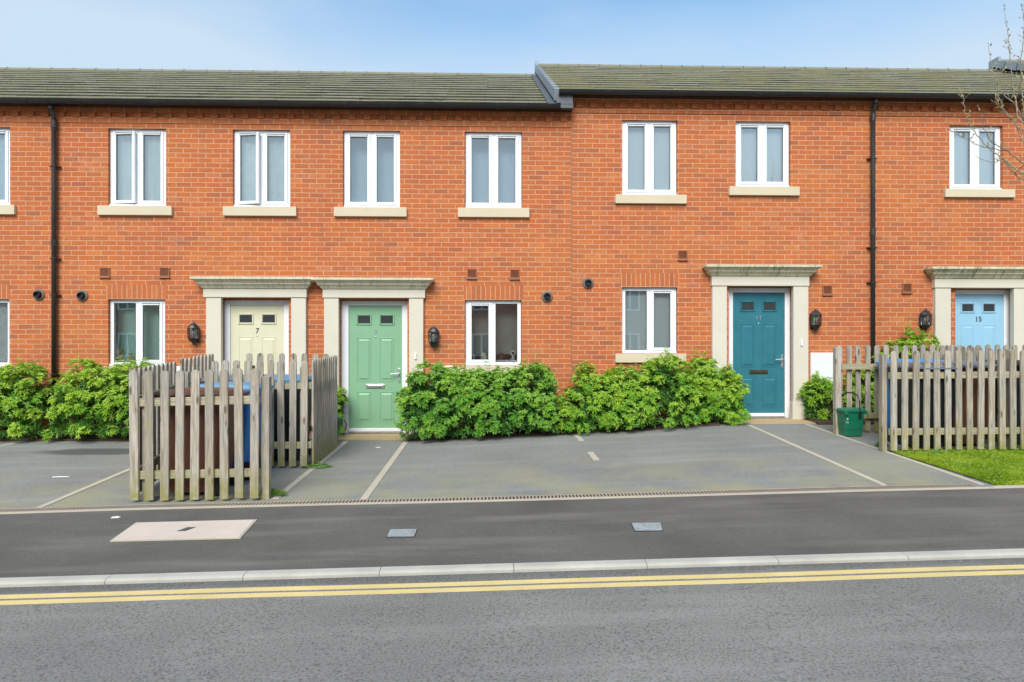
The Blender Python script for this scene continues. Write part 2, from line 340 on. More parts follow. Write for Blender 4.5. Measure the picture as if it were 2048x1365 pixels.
M['bin_brown'] = plain('brown_bin_plastic', (.135, .052, .03), .45, .4); M['bin_blue'] = plain('blue_bin_plastic', (.03, .17, .42), .42, .4)
M['bin_black'] = plain('black_bin_plastic', (.022, .026, .033), .45, .4); M['bin_grey'] = plain('grey_bin_plastic', (.16, .17, .19), .45, .4)
M['lid_blue'] = plain('faded_blue_lid', (.13, .27, .40), .5, .4); M['bin_bright'] = plain('bright_blue_bin_plastic', (.05, .26, .58), .42, .4); M['caddy'] = plain('green_caddy_plastic', (.01, .15, .08), .35, .5, .08)
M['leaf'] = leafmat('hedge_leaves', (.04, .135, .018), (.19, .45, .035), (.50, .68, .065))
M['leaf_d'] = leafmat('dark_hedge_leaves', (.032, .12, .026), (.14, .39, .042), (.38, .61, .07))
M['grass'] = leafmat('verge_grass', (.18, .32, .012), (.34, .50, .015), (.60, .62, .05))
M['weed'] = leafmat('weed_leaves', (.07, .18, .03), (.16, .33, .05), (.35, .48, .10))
M['bark'] = plain('shrub_stem', (.16, .10, .06), .85); M['twig'] = plain('pale_twig_bark', (.33, .27, .20), .8, .2, .3, 12)
M['bud'] = leafmat('opening_buds', (.20, .16, .08), (.42, .38, .16), (.62, .56, .26))
M['teddy'] = plain('cream_plush', (.70, .48, .28), .95, .05); M['litter'] = plain('white_litter', (.7, .7, .68), .7)
M['turf'] = stone('turf_base', (.24, .33, .03), 0, .8); M['pink'] = plain('pinkish_rail', (.55, .42, .46), .6)

# ------------------------------------------------------------------ ground
def row(dp, pts):
    P = sorted((pt(a, b, dp)[0], pt(a, b, dp)[2]) for a, b in pts)
    xs = [p[0] for p in P]; zs = [p[1] for p in P]
    def f(x):
        if x < xs[0]: return zs[0] + (x - xs[0]) * min(.02, max(0, (zs[1]-zs[0])/(xs[1]-xs[0])))
        if x > xs[-1]: return zs[-1] + (x - xs[-1]) * .012
        return float(np.interp(x, xs, zs))
    return f
D_DR = 6.65; D_K = 4.75
Y_DR = YC + D_DR; Y_K = YC + D_K
rA = row(10.15, [(0,880),(260,880),(690,881),(815,880.5),(960,874),(1100,868),(1300,857),(1450,849),(1620,848),(2048,846)])
rD = row(D_DR, [(0,1020),(262,1011.5),(725,1000.3),(960,995.5),(1700,975.5),(2048,967.5)])
rK = row(D_K, [(0,1157),(1024,1127.5),(2048,1098)])
YS = [-40, -18, YC, Y_K-.12-.02, Y_K, Y_DR-.175, YC+10.15, 0, 3]
def gz(x, y):
    a, d, k = rA(x), rD(x), rK(x)
    zs = [k-.07, k-.07, k-.014, k-.030, k, d-.004, a, a+.02, a+.02]
    ys = [-40, -18, YC+1.5, Y_K-.1, Y_K, Y_DR-.175, YC+10.15, 0, 3]
    return float(np.interp(y, ys, zs))
def sheet(x0, x1, ys, nx, lift=0, skirt=0):
    mb = MB(); xs = np.linspace(x0, x1, nx)
    vs = [(x, y, gz(x, y) + lift) for y in ys for x in xs]
    fs = [(j*nx+i, j*nx+i+1, (j+1)*nx+i+1, (j+1)*nx+i) for j in range(len(ys)-1) for i in range(nx-1)]
    mb.add(vs, fs); return mb
def strip(pts, wd, lift=.004, th=0):    # a band following points (x,y) on the ground
    mb = MB(); P = [Vector((a, b)) for a, b in pts]; Q = []
    for i in range(len(P)-1):
        n = max(1, int((P[i+1]-P[i]).length / .3))
        Q += [P[i].lerp(P[i+1], k/n) for k in range(n)]
    Q.append(P[-1]); L = []
    for i, q in enumerate(Q):
        d = (Q[min(i+1, len(Q)-1)] - Q[max(i-1, 0)]).normalized(); n = Vector((-d.y, d.x)) * wd/2
        a, b = q+n, q-n
        L.append([(a.x, a.y, gz(a.x, a.y)+lift), (b.x, b.y, gz(b.x, b.y)+lift), (b.x, b.y, gz(b.x, b.y)-.05), (a.x, a.y, gz(a.x, a.y)-.05)])
    mb.loft(L); return mb
XL, XR = -22, 26
g = MB(); g.box(-900, 900, -900, 900, -2.2, -1.2); struct('ground', g, M['turf'])
struct('driveway', sheet(XL, XR, [Y_DR-.176] + list(np.linspace(Y_DR, .3, 12)), 160), M['drive'])
struct('pavement', sheet(XL, XR, list(np.linspace(Y_K, Y_DR-.175, 6)), 160), M['pave'])
struct('road', sheet(XL, XR, [-17.4, -15, -12, -9, -7.5, -6.5, Y_K-.1], 160), M['road'])
sh = MB(); sh.add([(XL,-17.4,gz(XL,-17.4)),(XR,-17.4,gz(XR,-17.4)),(XR,-80,gz(XR,-17.4)-.1),(XL,-80,gz(XL,-17.4)-.1)],[(0,1,2,3)]); struct('far_pavement', sh, M['pave'])
# kerb stones with narrow joints, bullnosed
kb = MB(); L_ = .915; x = fx(760, Y_K-.06) - L_*24
while x < XR - 1:
    a, b = x+.002, x+L_-.002; L = []
    for q in (a, (a+b)/2, b):
        z = gz(q, Y_K)
        L.append([(q,Y_K,z-.12),(q,Y_K,z+.003),(q,Y_K-.065,z+.001),(q,Y_K-.08,z-.003),(q,Y_K-.095,z-.013),(q,Y_K-.10,z-.12)])
    kb.loft(L); x += L_
struct('kerb', kb, M['kerb'], smooth=False)
for c in (4.458, 4.35):
    # gentle waver of the painted lines
    ps = [(x, YC + c + .006*math.sin(x*.8+c) + .004*math.sin(x*2.7)) for x in np.arange(XL+1, XR-1, .5)]
    struct('road_marking', strip(ps, .062, .005), M['yellow'])
# drain channel: dark trough, grate bars, pale concrete edge
dr = thing('drain_channel', (fx(1024, Y_DR), Y_DR-.06, gz(0, Y_DR)), 'long narrow slotted drain across the foot of the driveways beside the pavement', 'drain')
xr = fx(1940, Y_DR)
obj('trough', strip([(XL, Y_DR-.065), (xr, Y_DR-.065)], .115, .001), M['dark'], dr)
gb = MB(); x = -9.5
while x < xr:
    z = gz(x, Y_DR-.06); s_ = .0
    gb.box(x, x+.019, Y_DR-.112, Y_DR-.018, z-.02, z+.004); x += .034
gb.v += []; 
for yy in (Y_DR-.122, Y_DR-.008):
    q = strip([(XL, yy), (xr, yy)], .012, .0055); gb.add(q.v, q.f)
obj('grate', gb, M['grate'], dr)
struct('edging_strip', strip([(XL, Y_DR-.152), (XR, Y_DR-.152)], .046, .006), M['edging'])
# driveway dividing strips
def gp(px, py, guess):                    # ground point seen at a pixel
    dp = guess
    for _ in range(25):
        X, Y, Z = pt(px, py, dp); h = ZC - gz(X, Y)
        dep = h * F / (py - YH); dp = dep * math.cos(0) - X*math.sin(YAW); dp = .5*dp + .5*(Y-YC)
    return X, Y
def line(a, b, wd=.07, mat='edging'):
    return struct('dividing_strip', strip([gp(*a, 9), gp(*b, 7)], wd, .006), M[mat])
line((812, 884), (727, 1000)); line((692, 884), (551, 998), .065); line((1498, 851), (1768, 971), .06); line((1612, 849), (1964, 970), .055)
line((400, 880), (77, 1017), .065); line((30, 887), (-330, 960), .065)
for a, b in (((1153, 872), (1163, 882)), ((1180, 905), (1193, 921))): line(a, b, .075)
# covers in the pavement
def quadthing(name, corners, z, mat, label, cat, inset=None):
    P = [gp(a, b, 5.5) for a, b in corners]; cx = sum(p[0] for p in P)/4; cy = sum(p[1] for p in P)/4
    t = thing(name, (cx, cy, gz(cx, cy)), label, cat); m = MB()
    top = [(p[0], p[1], gz(*p)+z) for p in P]; m.loft([[(a, b, c-.05) for a, b, c in top], top])
    obj('cover_plate', m, mat, t)
    m = MB(); rim = [(cx+(p[0]-cx)*1.03, cy+(p[1]-cy)*1.05) for p in P]
    top = [(a, b, gz(a, b)+z-.0035) for a, b in rim]; m.loft([[(a, b, c-.05) for a, b, c in top], top]); obj('rim', m, M['dark'] if mat != M['slab'] else M['edging'], t)
    return t, P, (cx, cy)
t, P, (cx, cy) = quadthing('inspection_cover', [(225,1083),(478,1077),(510,1042),(274,1048)], .012, M['slab'], 'large cream inspection slab set in the dark pavement by the picket bin pen', 'cover')
m = MB(); Q = [(cx+a*.035+b*.02, cy+b*.05) for a, b in ((-1,-1),(1,-1),(1,1),(-1,1))]; m.loft([[(a, b, gz(a, b)) for a, b in Q], [(a, b, gz(a, b)+.0155) for a, b in Q]]); obj('name_plate', m, M['lead'], t)
quadthing('meter_cover', [(774,1075),(828,1074.5),(834,1060),(781,1060.5)], .008, M['cover'], 'small grey metal cover in the pavement below the green door path', 'cover', )[0]['group'] = 'small pavement covers'
quadthing('meter_cover', [(1270,1063),(1325,1062.5),(1321,1047),(1263,1048)], .008, M['cover'], 'small grey metal cover in the pavement below the teal door driveway', 'cover')[0]['group'] = 'small pavement covers'
# litter and stones
def scrap(px, py, s1, s2, rz, label, name='litter', mat='litter'):
    X, Y = gp(px, py, 6); z = gz(X, Y); m = MB(); n = 9; L = []
    for h, k in ((0, 1), (.006, .9), (.009, .3)):
        L.append([(X + math.cos(rz)*s1*k*c - math.sin(rz)*s2*k*s, Y + math.sin(rz)*s1*k*c + math.cos(rz)*s2*k*s, z+.003+h) for c, s in ((math.cos(i*6.283/n)*(1+.3*math.sin(i*2.4)), math.sin(i*6.283/n)*(1+.3*math.cos(i*3.1))) for i in range(n))])
    m.loft(L); tag(obj(name, m, M[mat]), label, 'litter')
scrap(231, 1036, .042, .03, .1, 'white crumpled scrap on the dark pavement above the cream slab')
scrap(120, 955, .1, .012, .15, 'white streak of litter on the grey driveway left of the bin pen')
scrap(756, 896, .04, .02, 0, 'white scrap on the tarmac path before the green door')
# tan thresholds and planting beds
def patch(name, x0, x1, y0, y1, lift, mat, n=8, **k):
    m = MB(); xs = np.linspace(x0, x1, n)
    m.loft([[(x, y0, gz(x, y0)+lift), (x, y1, gz(x, y1)+lift), (x, y1, gz(x, y1)-.06), (x, y0, gz(x, y0)-.06)] for x in xs]); return struct(name, m, mat)
patch('threshold_paving', fx(662, -.2), fx(815, -.2), -.45, .02, .012, M['tan'])
patch('threshold_paving', fx(1440, -.2), fx(1620, -.2), -.45, .02, .012, M['tan'])
patch('threshold_paving', fx(425, -.2), fx(600, -.2), -.45, .02, .012, M['tan'])
patch('threshold_paving', fx(1880, -.2), fx(2050, -.2), -.45, .02, .012, M['tan'])
for a, b in ((-400, 420), (818, 1430), (1622, 1875)):
    patch('planting_bed', fx(a, -.3), fx(b, -.3), -.55, .02, .03, M['earth'], 20)

# ------------------------------------------------------------------ houses
def window(house, px0, px1, zt, zb, kind, blind='blind', open_left=0, sill=None, drop=1.0, room='room', sill_white=True, bd=.14):
    """kind: 'ss' two sashes, 'fs' fixed left + sash right, 'sf' sash left + fixed right"""
    x0, x1 = fx(px0, .0)+.006, fx(px1, .0)-.006; Y0, Y1 = .05, .11; xm = (x0+x1)/2
    z0, z1 = zb, zt - .004
    fr = MB(); wv = .058; mw = .036
    fr.frame(x0, x1, z0, z1, wv, wv, .055, .05, Y0, Y1); fr.box(xm-mw, xm+mw, Y0, Y1, z0+.055, z1-.05)
    fr.box(x0+.0, x1-.0, Y0-.035, Y0-.0005, z0+.002, z0+.03)
    win = obj('window', fr, M['upvc'], house, bevel=.004)
    def bay(a, b, sash, rot=0):
        ga, gb_, gc, gd = a, b, z0+.055, z1-.05
        if sash:
            k = .046; s = MB(); s.frame(a-.008, b+.008, gc-.008, gd+.008, k, k, k, k, Y0-.014, Y0+.03)
            s.box(a+k*.7, b-k*.7, Y0-.024, Y0-.0145, gd-.032, gd-.014)
            so_ = obj('sash', s, M['upvc'], win, bevel=.004)
            v = MB(); v.box(a+k*.6, b-k*.6, Y0-.022, Y0-.0142, gd-.0135, gd-.003); vo = obj('trickle_vent', v, M['upvc_seal'], win)
            ga, gb_, gc, gd = a+k-.008, b-k+.008, gc+k-.008, gd-k+.008
        else: so_ = vo = None
        se = MB(); se.frame(ga, gb_, gc, gd, .005, .005, .005, .005, Y0-.0005, Y0+.006)
        seo = obj('glazing_seal', se, M['upvc_seal'], win)
        p = MB(); p.box(ga-.004, gb_+.004, Y0+.008, Y0+.014, gc-.004, gd+.004); po = obj('pane', p, M['glass'], win)
        if rot:
            piv = Vector((a-.008, Y0-.014, 0)) - off(win)
            for o in (so_, vo, seo, po):
                me = o.data
                for vv in me.vertices:
                    dx, dy = vv.co.x - piv.x, vv.co.y - piv.y; c, s = math.cos(-rot), math.sin(-rot)
                    vv.co.x = piv.x + dx*c - dy*s; vv.co.y = piv.y + dx*s + dy*c
    bay(x0+wv, xm-mw, kind[0] == 's', open_left); bay(xm+mw, x1-wv, kind[1] == 's')
    # lit interior: a shallow room box behind the opening
    rm = MB(); X0, X1, Z0, Z1, YB = x0-.25, x1+.25, z0-.3, z1+.15, 1.3
    rm.add([(X0,.145,Z0),(X1,.145,Z0),(X1,YB,Z0),(X0,YB,Z0),(X0,.145,Z1),(X1,.145,Z1),(X1,YB,Z1),(X0,YB,Z1)], [(0,1,2,3),(7,6,5,4),(3,2,6,7),(0,3,7,4),(2,1,5,6)])
    obj('room_lining', rm, M[room], win)
    wb = MB(); wb.box(x0-.02, x1+.02, .1105, .36, z0-.0, z0+.088); obj('window_board', wb, M['upvc'], win)
    if blind:
        b = MB(); zb_ = z1 - (z1-z0-.06)*drop; n = 26
        for i in range(n):
            xa, xb = x0+(x1-x0)*i/n, x0+(x1-x0)*(i+1)/n; am = .008 if blind == 'blind_green' else .0015
            ya, yb = bd+am*math.sin(i*1.9), bd+am*math.sin((i+1)*1.9)
            b.add([(xa,ya,zb_),(xb,yb,zb_),(xb,yb,z1),(xa,ya,z1),(xa,ya+.004,zb_),(xb,yb+.004,zb_),(xb,yb+.004,z1),(xa,ya+.004,z1)], [(0,1,2,3),(7,6,5,4),(0,4,5,1)])
        if drop < 1: b.box(x0+.01, x1-.01, bd-.012, bd+.012, zb_-.02, zb_)
        obj('blind', b, M[blind], win)
    if sill:
        a, c = fx(sill[0]), fx(sill[1]); s = MB(); s.box(a, c, -.05, .064, z0-sill[2], z0-.003)
        so2 = obj('window_sill', s, M['sill'], win, bevel=.004)
    return (x0, x1, z0, z1), win

def text_mesh(s, size, x, y, z, mat, parent, name='house_number'):
    cu = bpy.data.curves.new('number_text', 'FONT'); cu.body = s; cu.size = size; cu.extrude = .003; cu.align_x = 'CENTER'
    o = bpy.data.objects.new('number_text', cu); COL.objects.link(o)
    dg = bpy.context.evaluated_depsgraph_get(); me = bpy.data.meshes.new_from_object(o.evaluated_get(dg))
    bpy.data.objects.remove(o); bpy.data.curves.remove(cu)
    me.name = name; d = off(parent)
    for v in me.vertices: v.co = Vector((x + v.co.x - d.x, y - v.co.z - d.y, z + v.co.y - d.z))
    me.materials.clear(); me.materials.append(mat); q = bpy.data.objects.new(name, me); COL.objects.link(q); q.parent = parent; return q

def door(house, slab_px, frame_px, zt, zth, mat, number, pil, lintel, corn, cmat, handle_right=True, num_mat='chrome', letter='chrome', base=None, bell=None):
    # door frame and leaf
    Yf = .10; x0, x1 = fx(frame_px[0], Yf), fx(frame_px[1], Yf); s0, s1 = fx(slab_px[0], Yf), fx(slab_px[1], Yf)
    f = MB(); f.frame(x0, x1, zth, zt, s0-x0, x1-s1, .03, .075, Yf-.0, Yf+.07); fo = obj('door_frame', f, M['upvc'], house, bevel=.004)
    c = MB(); c.box(s0, s1, Yf-.02, Yf-.0005, zth+.0, zth+.028); obj('threshold', c, M['chrome'], fo)
    zs0, zs1 = zth+.032, zt-.078; yf = Yf+.018; W = s1-s0; H = zs1-zs0
    d = MB(); d.box(s0+.003, s1-.003, yf, yf+.045, zs0+.002, zs1-.002)
    def ring(a, b, e, g_):
        X0, X1, Z0, Z1 = s0+W*a, s0+W*b, zs0+H*e, zs0+H*g_
        # moulding: raised bead then raised field
        k = .012
        for (p, q, r_, t_) in ((X0,X0+k,Z0,Z1),(X1-k,X1,Z0,Z1)): d.frust(p, q, r_, t_, yf, yf-.006, .004)
        for (p, q, r_, t_) in ((X0+k,X1-k,Z0,Z0+k),(X0+k,X1-k,Z1-k,Z1)): d.frust(p, q, r_, t_, yf, yf-.006, .004)
        d.frust(X0+.024, X1-.024, Z0+.024, Z1-.024, yf, yf-.010, .02)
    for a, b in ((.155, .42), (.58, .845)):
        ring(a, b, .075, .315); ring(a, b, .40, .745)
        X0, X1, Z0, Z1 = s0+W*(a-.015), s0+W*(b+.015), zs0+H*.845, zs0+H*.935
        for (p, q, r_, t_) in ((X0,X0+.03,Z0,Z1),(X1-.03,X1,Z0,Z1),(X0+.03,X1-.03,Z0,Z0+.03),(X0+.03,X1-.03,Z1-.03,Z1)): d.frust(p, q, r_, t_, yf, yf-.014, .008)
    do = obj('door', d, mat, house)
    for a, b in ((.155, .42), (.58, .845)):
        X0, X1, Z0, Z1 = s0+W*(a-.015)+.031, s0+W*(b+.015)-.031, zs0+H*.845+.031, zs0+H*.935-.031
        q = MB(); q.box(X0, X1, yf-.004, yf+.001, Z0, Z1); obj('glazing', q, M['doorglass'], do)
    xh = s1-.045 if handle_right else s0+.045; sg = -1 if handle_right else 1; zh = zs0+H*.455
    q = MB(); q.box(xh-.016, xh+.016, yf-.012, yf-.0005, zh-.13, zh+.09); q.tube([(xh,yf-.012,zh+.01),(xh,yf-.055,zh+.01),(xh+sg*.02,yf-.06,zh+.01),(xh+sg*.12,yf-.058,zh+.006)], .009, 8)
    q.lathe([(.012,0),(.012,.006)], (xh, yf-.0125, zh-.085), 12, 'y'); obj('handle', q, M['chrome'], do, bevel=.003)
    if letter:
        q = MB(); zl = zs0+H*.36; xc = (s0+s1)/2; q.box(xc-.145, xc+.145, yf-.014, yf-.0005, zl-.03, zl+.03)
        q.box(xc-.12, xc+.12, yf-.020, yf-.0145, zl-.02, zl+.018); obj('letter_plate', q, M[letter], do, bevel=.004)
    q = MB(); q.box(s0+.01, s1-.01, yf-.028, yf-.0005, zs0+.0, zs0+.05); obj('weather_bar', q, M['upvc'], do, bevel=.006)
    text_mesh(number, .115, (s0+s1)/2, yf-.003, zs0+H*.775, M[num_mat], do)
    q = MB(); q.lathe([(.009,0),(.009,.006),(.004,.009)], ((s0+s1)/2, yf-.001, zs0+H*.752), 10, 'y'); obj('door_viewer', q, M['chrome'], do)
    # cast stone surround
    yp = -.07; zl0, zl1 = lintel[2], lintel[3]; su = MB()
    zb = gz(fx(pil[0]), 0) - .05
    for a, b in ((pil[0], pil[1]), (pil[2], pil[3])):
        xa, xb = fx(a, yp), fx(b, yp); su.box(xa, xb, yp, .012, zb, zl0-.003)
        if base: su.box(xa-.02, xb+.025, yp-.018, .010, zb, zb+.05+.28)
    xa, xb = fx(lintel[0], yp-.015), fx(lintel[1], yp-.015); su.box(xa, xb, yp-.015, .014, zl0, zl1-.001)
    sp = obj('door_surround', su, M['stone'], house, bevel=.004)
    zc0, zc1 = zl1, corn[2]; h = zc1-zc0; pr = [(0,.0),(.015,.05),(.032,.2),(.066,.38),(.072,.40),(.074,.54),(.088,.56),(.10,.66),(.136,.77),(.142,.79),(.144,.955),(.14,.985),(.05,1.0)]
    L = []
    for p, t_ in pr:
        z = zc0+h*t_; y = yp-.02-p; q = p*.95
        L.append([(xa-q, y, z), (xb+q, y, z), (xb+q, .012, z), (xa-q, .012, z)])
    c = MB(); c.loft(L); obj('cornice', c, cmat, sp)
    if bell:
        X, Y, Z = pt(bell[0], bell[1], yp-YC); q = MB(); q.box(X-.017, X+.017, yp-.02, yp-.0005, Z-.045, Z+.045); q.lathe([(.009,0),(.009,.004)], (X, yp-.0205, Z), 10, 'y'); obj('doorbell', q, M['white'], house, bevel=.004)
    return (x0, x1, zth, zt)

def flue(house, px, py):
    X, Y, Z = pt(px, py, -YC); m = MB(); m.lathe([(.088,0),(.088,.012),(.078,.02),(.058,.022),(.056,.012)], (X,-.001,Z), 28, 'y', (True, False)); fo = obj('flue', m, M['flue'], house, smooth=False)
    m = MB(); m.lathe([(.046,.0),(.046,.055),(.04,.055),(.04,.02),(.0,.02)], (X,-.012,Z), 24, 'y'); obj('flue_pipe', m, M['black'], fo)
def vent(house, px, py):
    X, Y, Z = pt(px, py, -YC); m = MB(); r = .074
    m.frame(X-r, X+r, Z-r, Z+r, .013, .013, .02, .013, -.022, -.001)
    for i in range(7):
        z = Z-r+.022+i*.0158; m.add([(X-r+.013,-.001,z+.013),(X+r-.013,-.001,z+.013),(X+r-.013,-.02,z),(X-r+.013,-.02,z),(X-r+.013,-.001,z+.009),(X+r-.013,-.001,z+.009)],[(0,3,2,1),(3,4,5,2)])
    m.box(X-r-.008, X+r+.008, -.03, -.001, Z-r-.012, Z-r-.0005)
    obj('wall_vent', m, M['terra'], house)
def arch(house, px0, px1, z, up):
    x0, x1 = fx(px0)-.01, fx(px1)+.01; m = MB(); m.box(x0, x1, -.003, .02, z, z+.222); obj('brick_arch', m, M['soldier_up' if up else 'soldier'], house)
def downpipe(house, px, ztop, step_l=False):
    X = fx(px, -.06); zb = gz(X, -.1)+.02; m = MB(); r = .034
    m.tube([(X,-.135,ztop+.0),(X,-.13,ztop-.05),(X,-.12,ztop-.10),(X,-.085,ztop-.17),(X,-.062,ztop-.24),(X,-.062,ztop-1.2),(X,-.062,zb)], [r]*7, 14)
    d = obj('downpipe', m, M['pipe'], house, smooth=True)
    m = MB(); m.lathe([(.045,0),(.045,.11),(.04,.12)], (X,-.133,ztop-.10), 14); obj('pipe_collar', m, M['pipe'], d); m = MB(); m.lathe([(.041,0),(.041,.11)], (X,-.062,ztop-.36), 14); obj('pipe_collar', m, M['pipe'], d)
    for z in (ztop-.95, ztop-2.35, ztop-2.9, ztop-4.1):
        if z < zb+.2: continue
        m = MB(); m.lathe([(.040,0),(.040,.022)], (X,-.062,z), 14); m.box(X-.075, X+.075, -.052, -.001, z+.004, z+.018); obj('pipe_clip', m, M['pipe'], d)
    m = MB(); m.lathe([(.041,0),(.041,.1)], (X,-.062,ztop-2.15), 14); obj('pipe_collar', m, M['pipe'], d)

DEP = 8.8; RW = 4.42; EO = .2
def build_house(name_label, xa, xb, dz, openings, brickm, tilem, verge_left=False, base_x=None, endstop=0):
    """openings: list of (x0,x1,z0,z1)"""
    zt = ZB + round((fz(1024, 224.5)-ZB)/.075)*.075 + dz; zr = pt(1068, 152.5, 10.6+RW)[2] + dz
    h = thing('terraced_house', ((xa+xb)/2, 0, gz((xa+xb)/2, 0)), name_label, 'house', 'terraced brick houses in the row')
    XS = sorted({xa, xb} | {o[0] for o in openings} | {o[1] for o in openings}); zb = gz(xa, 0) - .6
    ZS = sorted({zb, zt} | {o[2] for o in openings} | {o[3] for o in openings})
    m = MB()
    for i in range(len(XS)-1):
        for j in range(len(ZS)-1):
            cx, cz = (XS[i]+XS[i+1])/2, (ZS[j]+ZS[j+1])/2
            if any(o[0] < cx < o[1] and o[2] < cz < o[3] for o in openings): continue
            m.add([(XS[i],0,ZS[j]),(XS[i+1],0,ZS[j]),(XS[i+1],0,ZS[j+1]),(XS[i],0,ZS[j+1])], [(0,1,2,3)])
    for x0, x1, z0, z1 in openings:
        m.add([(x0,0,z0),(x1,0,z0),(x1,0,z1),(x0,0,z1),(x0,.16,z0),(x1,.16,z0),(x1,.16,z1),(x0,.16,z1)], [(0,4,7,3),(1,2,6,5),(3,7,6,2),(0,1,5,4)])
    # party walls and the rear wall up to the roof slopes
    zR = zr-.14; yr = RW
    for X in (xa+.002, xb-.002):
        m.add([(X,0,zb),(X,DEP,zb),(X,DEP,zt),(X,yr,zR),(X,0,zt)], [(0,1,2,3,4)])
    m.add([(xa,DEP,zb),(xb,DEP,zb),(xb,DEP,zt),(xa,DEP,zt)], [(3,2,1,0)])
    wall = obj('wall', m, brickm, h)
    # corbelled eaves band: top course, dentils, string course
    m = MB(); a, b = xa+.0015, xb-.0015; C = .075
    m.box(a, b, -.035, -.0005, zt-.068, zt-.0005); m.box(a, b, -.014, -.0005, zt-.225-.0, zt-.143)
    obj('eaves_band', m, brickm, h); m = MB(); n = int((b-a)/.225); st = (b-a)/n
    for i in range(n):
        xc = a + st*(i+.5); m.box(xc-.053, xc+.053, -.036, -.0005, zt-.142, zt-.072); m.box(xc+.06, xc+st-.06 if i < n-1 else b, -.006, -.0005, zt-.140, zt-.072)
    obj('dentil_course', m, M['dentil'], h)
    # roof: stepped courses of flat tiles
    ye, ze = -EO, zt+.030; n = 18; run = RW+EO; rise = zr-ze; n = 13; sl_ = math.hypot(run, rise); ang = math.atan2(rise, run)
    m = MB(); va = xa-.25 if verge_left else xa; th = .021
    ty, tz = math.cos(ang), math.sin(ang); ny, nz = -math.sin(ang), math.cos(ang)
    seg = max(2, int((xb-va)/.6)); xs = np.linspace(va, xb, seg+1)
    rs = random.Random(int(xa*100)+5)
    for i in range(n):
        s0, s1 = sl_*i/n, sl_*(i+1)/n + .02
        for k in range(seg):
            j0 = rs.uniform(-.004, .004); j1 = rs.uniform(-.003, .003); x0, x1 = xs[k], xs[k+1]-.002
            def q(x, s, o): return (x, ye+ty*s+ny*o, ze+tz*s+nz*o)
            m.add([q(x0,s0+j1,0), q(x1,s0+j1,0), q(x1,s0+j1,th+j0), q(x0,s0+j1,th+j0), q(x0,s1,.002), q(x1,s1,.002), q(x1,s1,-.005), q(x0,s1,-.005)],
                  [(0,1,2,3),(3,2,5,4),(0,3,4,7),(1,6,5,2),(0,7,6,1)])
    # plain rear slope
    m.add([(va,RW,zr-.005),(xb,RW,zr-.005),(xb,DEP+.2,ze),(va,DEP+.2,ze)], [(0,1,2,3)])
    roof = obj('roof', m, tilem, h)
    m = MB(); nr = max(1, int((xb-va)/.45)); st = (xb-va)/nr
    for i in range(nr):
        x0 = va+st*i+.004; x1 = va+st*(i+1)-.004; L = []
        for X, k in ((x0, 1.0), (x0+.03, 1.0), (x0+.031, .93), (x1, .93)):
            L.append([(X, RW + .13*k*math.cos(t_), zr-.055 + .10*k*math.sin(t_)) for t_ in np.linspace(-.25, math.pi+.25, 9)])
        m.loft(L)
    obj('ridge_tiles', m, M['ridge'], roof)
    m = MB(); rr = .05; yg = ye-.015; zg = zt+.040; L = []
    for X in (va if not verge_left else va+.03, xb - endstop):
        L.append([(X, yg-rr, zg), (X, yg-rr-.006, zg+.006)] + [(X, yg-rr*math.cos(t_), zg-rr*1.15*math.sin(t_)) for t_ in np.linspace(.1, math.pi-.1, 9)] + [(X, yg+rr, zg)] + [(X, yg-(rr-.006)*math.cos(t_), zg-(rr-.006)*1.15*math.sin(t_)) for t_ in np.linspace(math.pi-.1, .1, 9)])
    m.loft(L)
    x = xa+.5
    while x < xb-.2-endstop:
        m.loft([[(X, yg-(rr+.005)*math.cos(t_), zg-(rr+.005)*1.15*math.sin(t_)) for t_ in np.linspace(0, math.pi, 9)] for X in (x, x+.05)]); x += 1.15
    g_ = obj('gutter', m, M['black'], h)
    m = MB(); m.box(xa if not verge_left else va+.03, xb-(endstop*.5), -EO+.055, -EO+.075, zt-.004, zt+.03); m.box(xa, xb, -EO+.0755, -.036, zt-.003, zt+.012); obj('fascia', m, M['black'], h)
    if verge_left:
        m = MB()
        for i in range(n):
            s0, s1 = sl_*i/n, sl_*(i+1)/n
            def q(x, s, o): return (x, ye+ty*s+ny*o, ze+tz*s+nz*o)
            o0, o1 = .04, .036; x0, x1 = va-.03, va+.05; e = s1+.02
            m.add([q(x0,s0,-.13),q(x1,s0,-.13),q(x1,s0,o0),q(x0,s0,o0),q(x0,e,-.105),q(x1,e,-.105),q(x1,e,o1-.022),q(x0,e,o1-.022)], [(0,1,2,3),(3,2,6,7),(0,3,7,4),(1,5,6,2),(0,4,5,1),(4,7,6,5)])
        m.box(va-.034, va+.03, RW-.15, RW+.15, zr-.14, zr+.05)
        vo = obj('verge', m, M['zinc'], roof)
        m = MB(); lw = .27  # lead soaker on the lower roof, cheek under the verge, box end at the eaves
        dzl = .225
        def q2(x, s, o): return (x, ye+ty*s+ny*o, ze-dzl+tz*s+nz*o)
        m.add([q2(va-.13,-.01,.034), q2(xa+.0,-.01,.034), q2(xa+.0,sl_-.05,.034), q2(va-.13,sl_-.05,.034)], [(0,1,2,3)])
        m.add([(xa-.002,-.16,zt-dzl+.0),(xa-.002,RW,zr-.5),(xa-.002,RW,zr-.14),(xa-.002,-.16,zt+.05)], [(0,3,2,1)])
        m.box(va+.0, xa-.003, -EO+.02, -.005, zt-dzl-.0+.09, zt+.06); obj('lead_flashing', m, M['lead'], roof)
        m = MB(); m.box(va+.06, xa-.001, -EO-.02, -.037, zt-dzl+.0, zt-dzl+.0895); obj('gutter_box', m, M['lead'], roof)
    return h, zt

LZ = lambda py, px=740: fz(px, py)
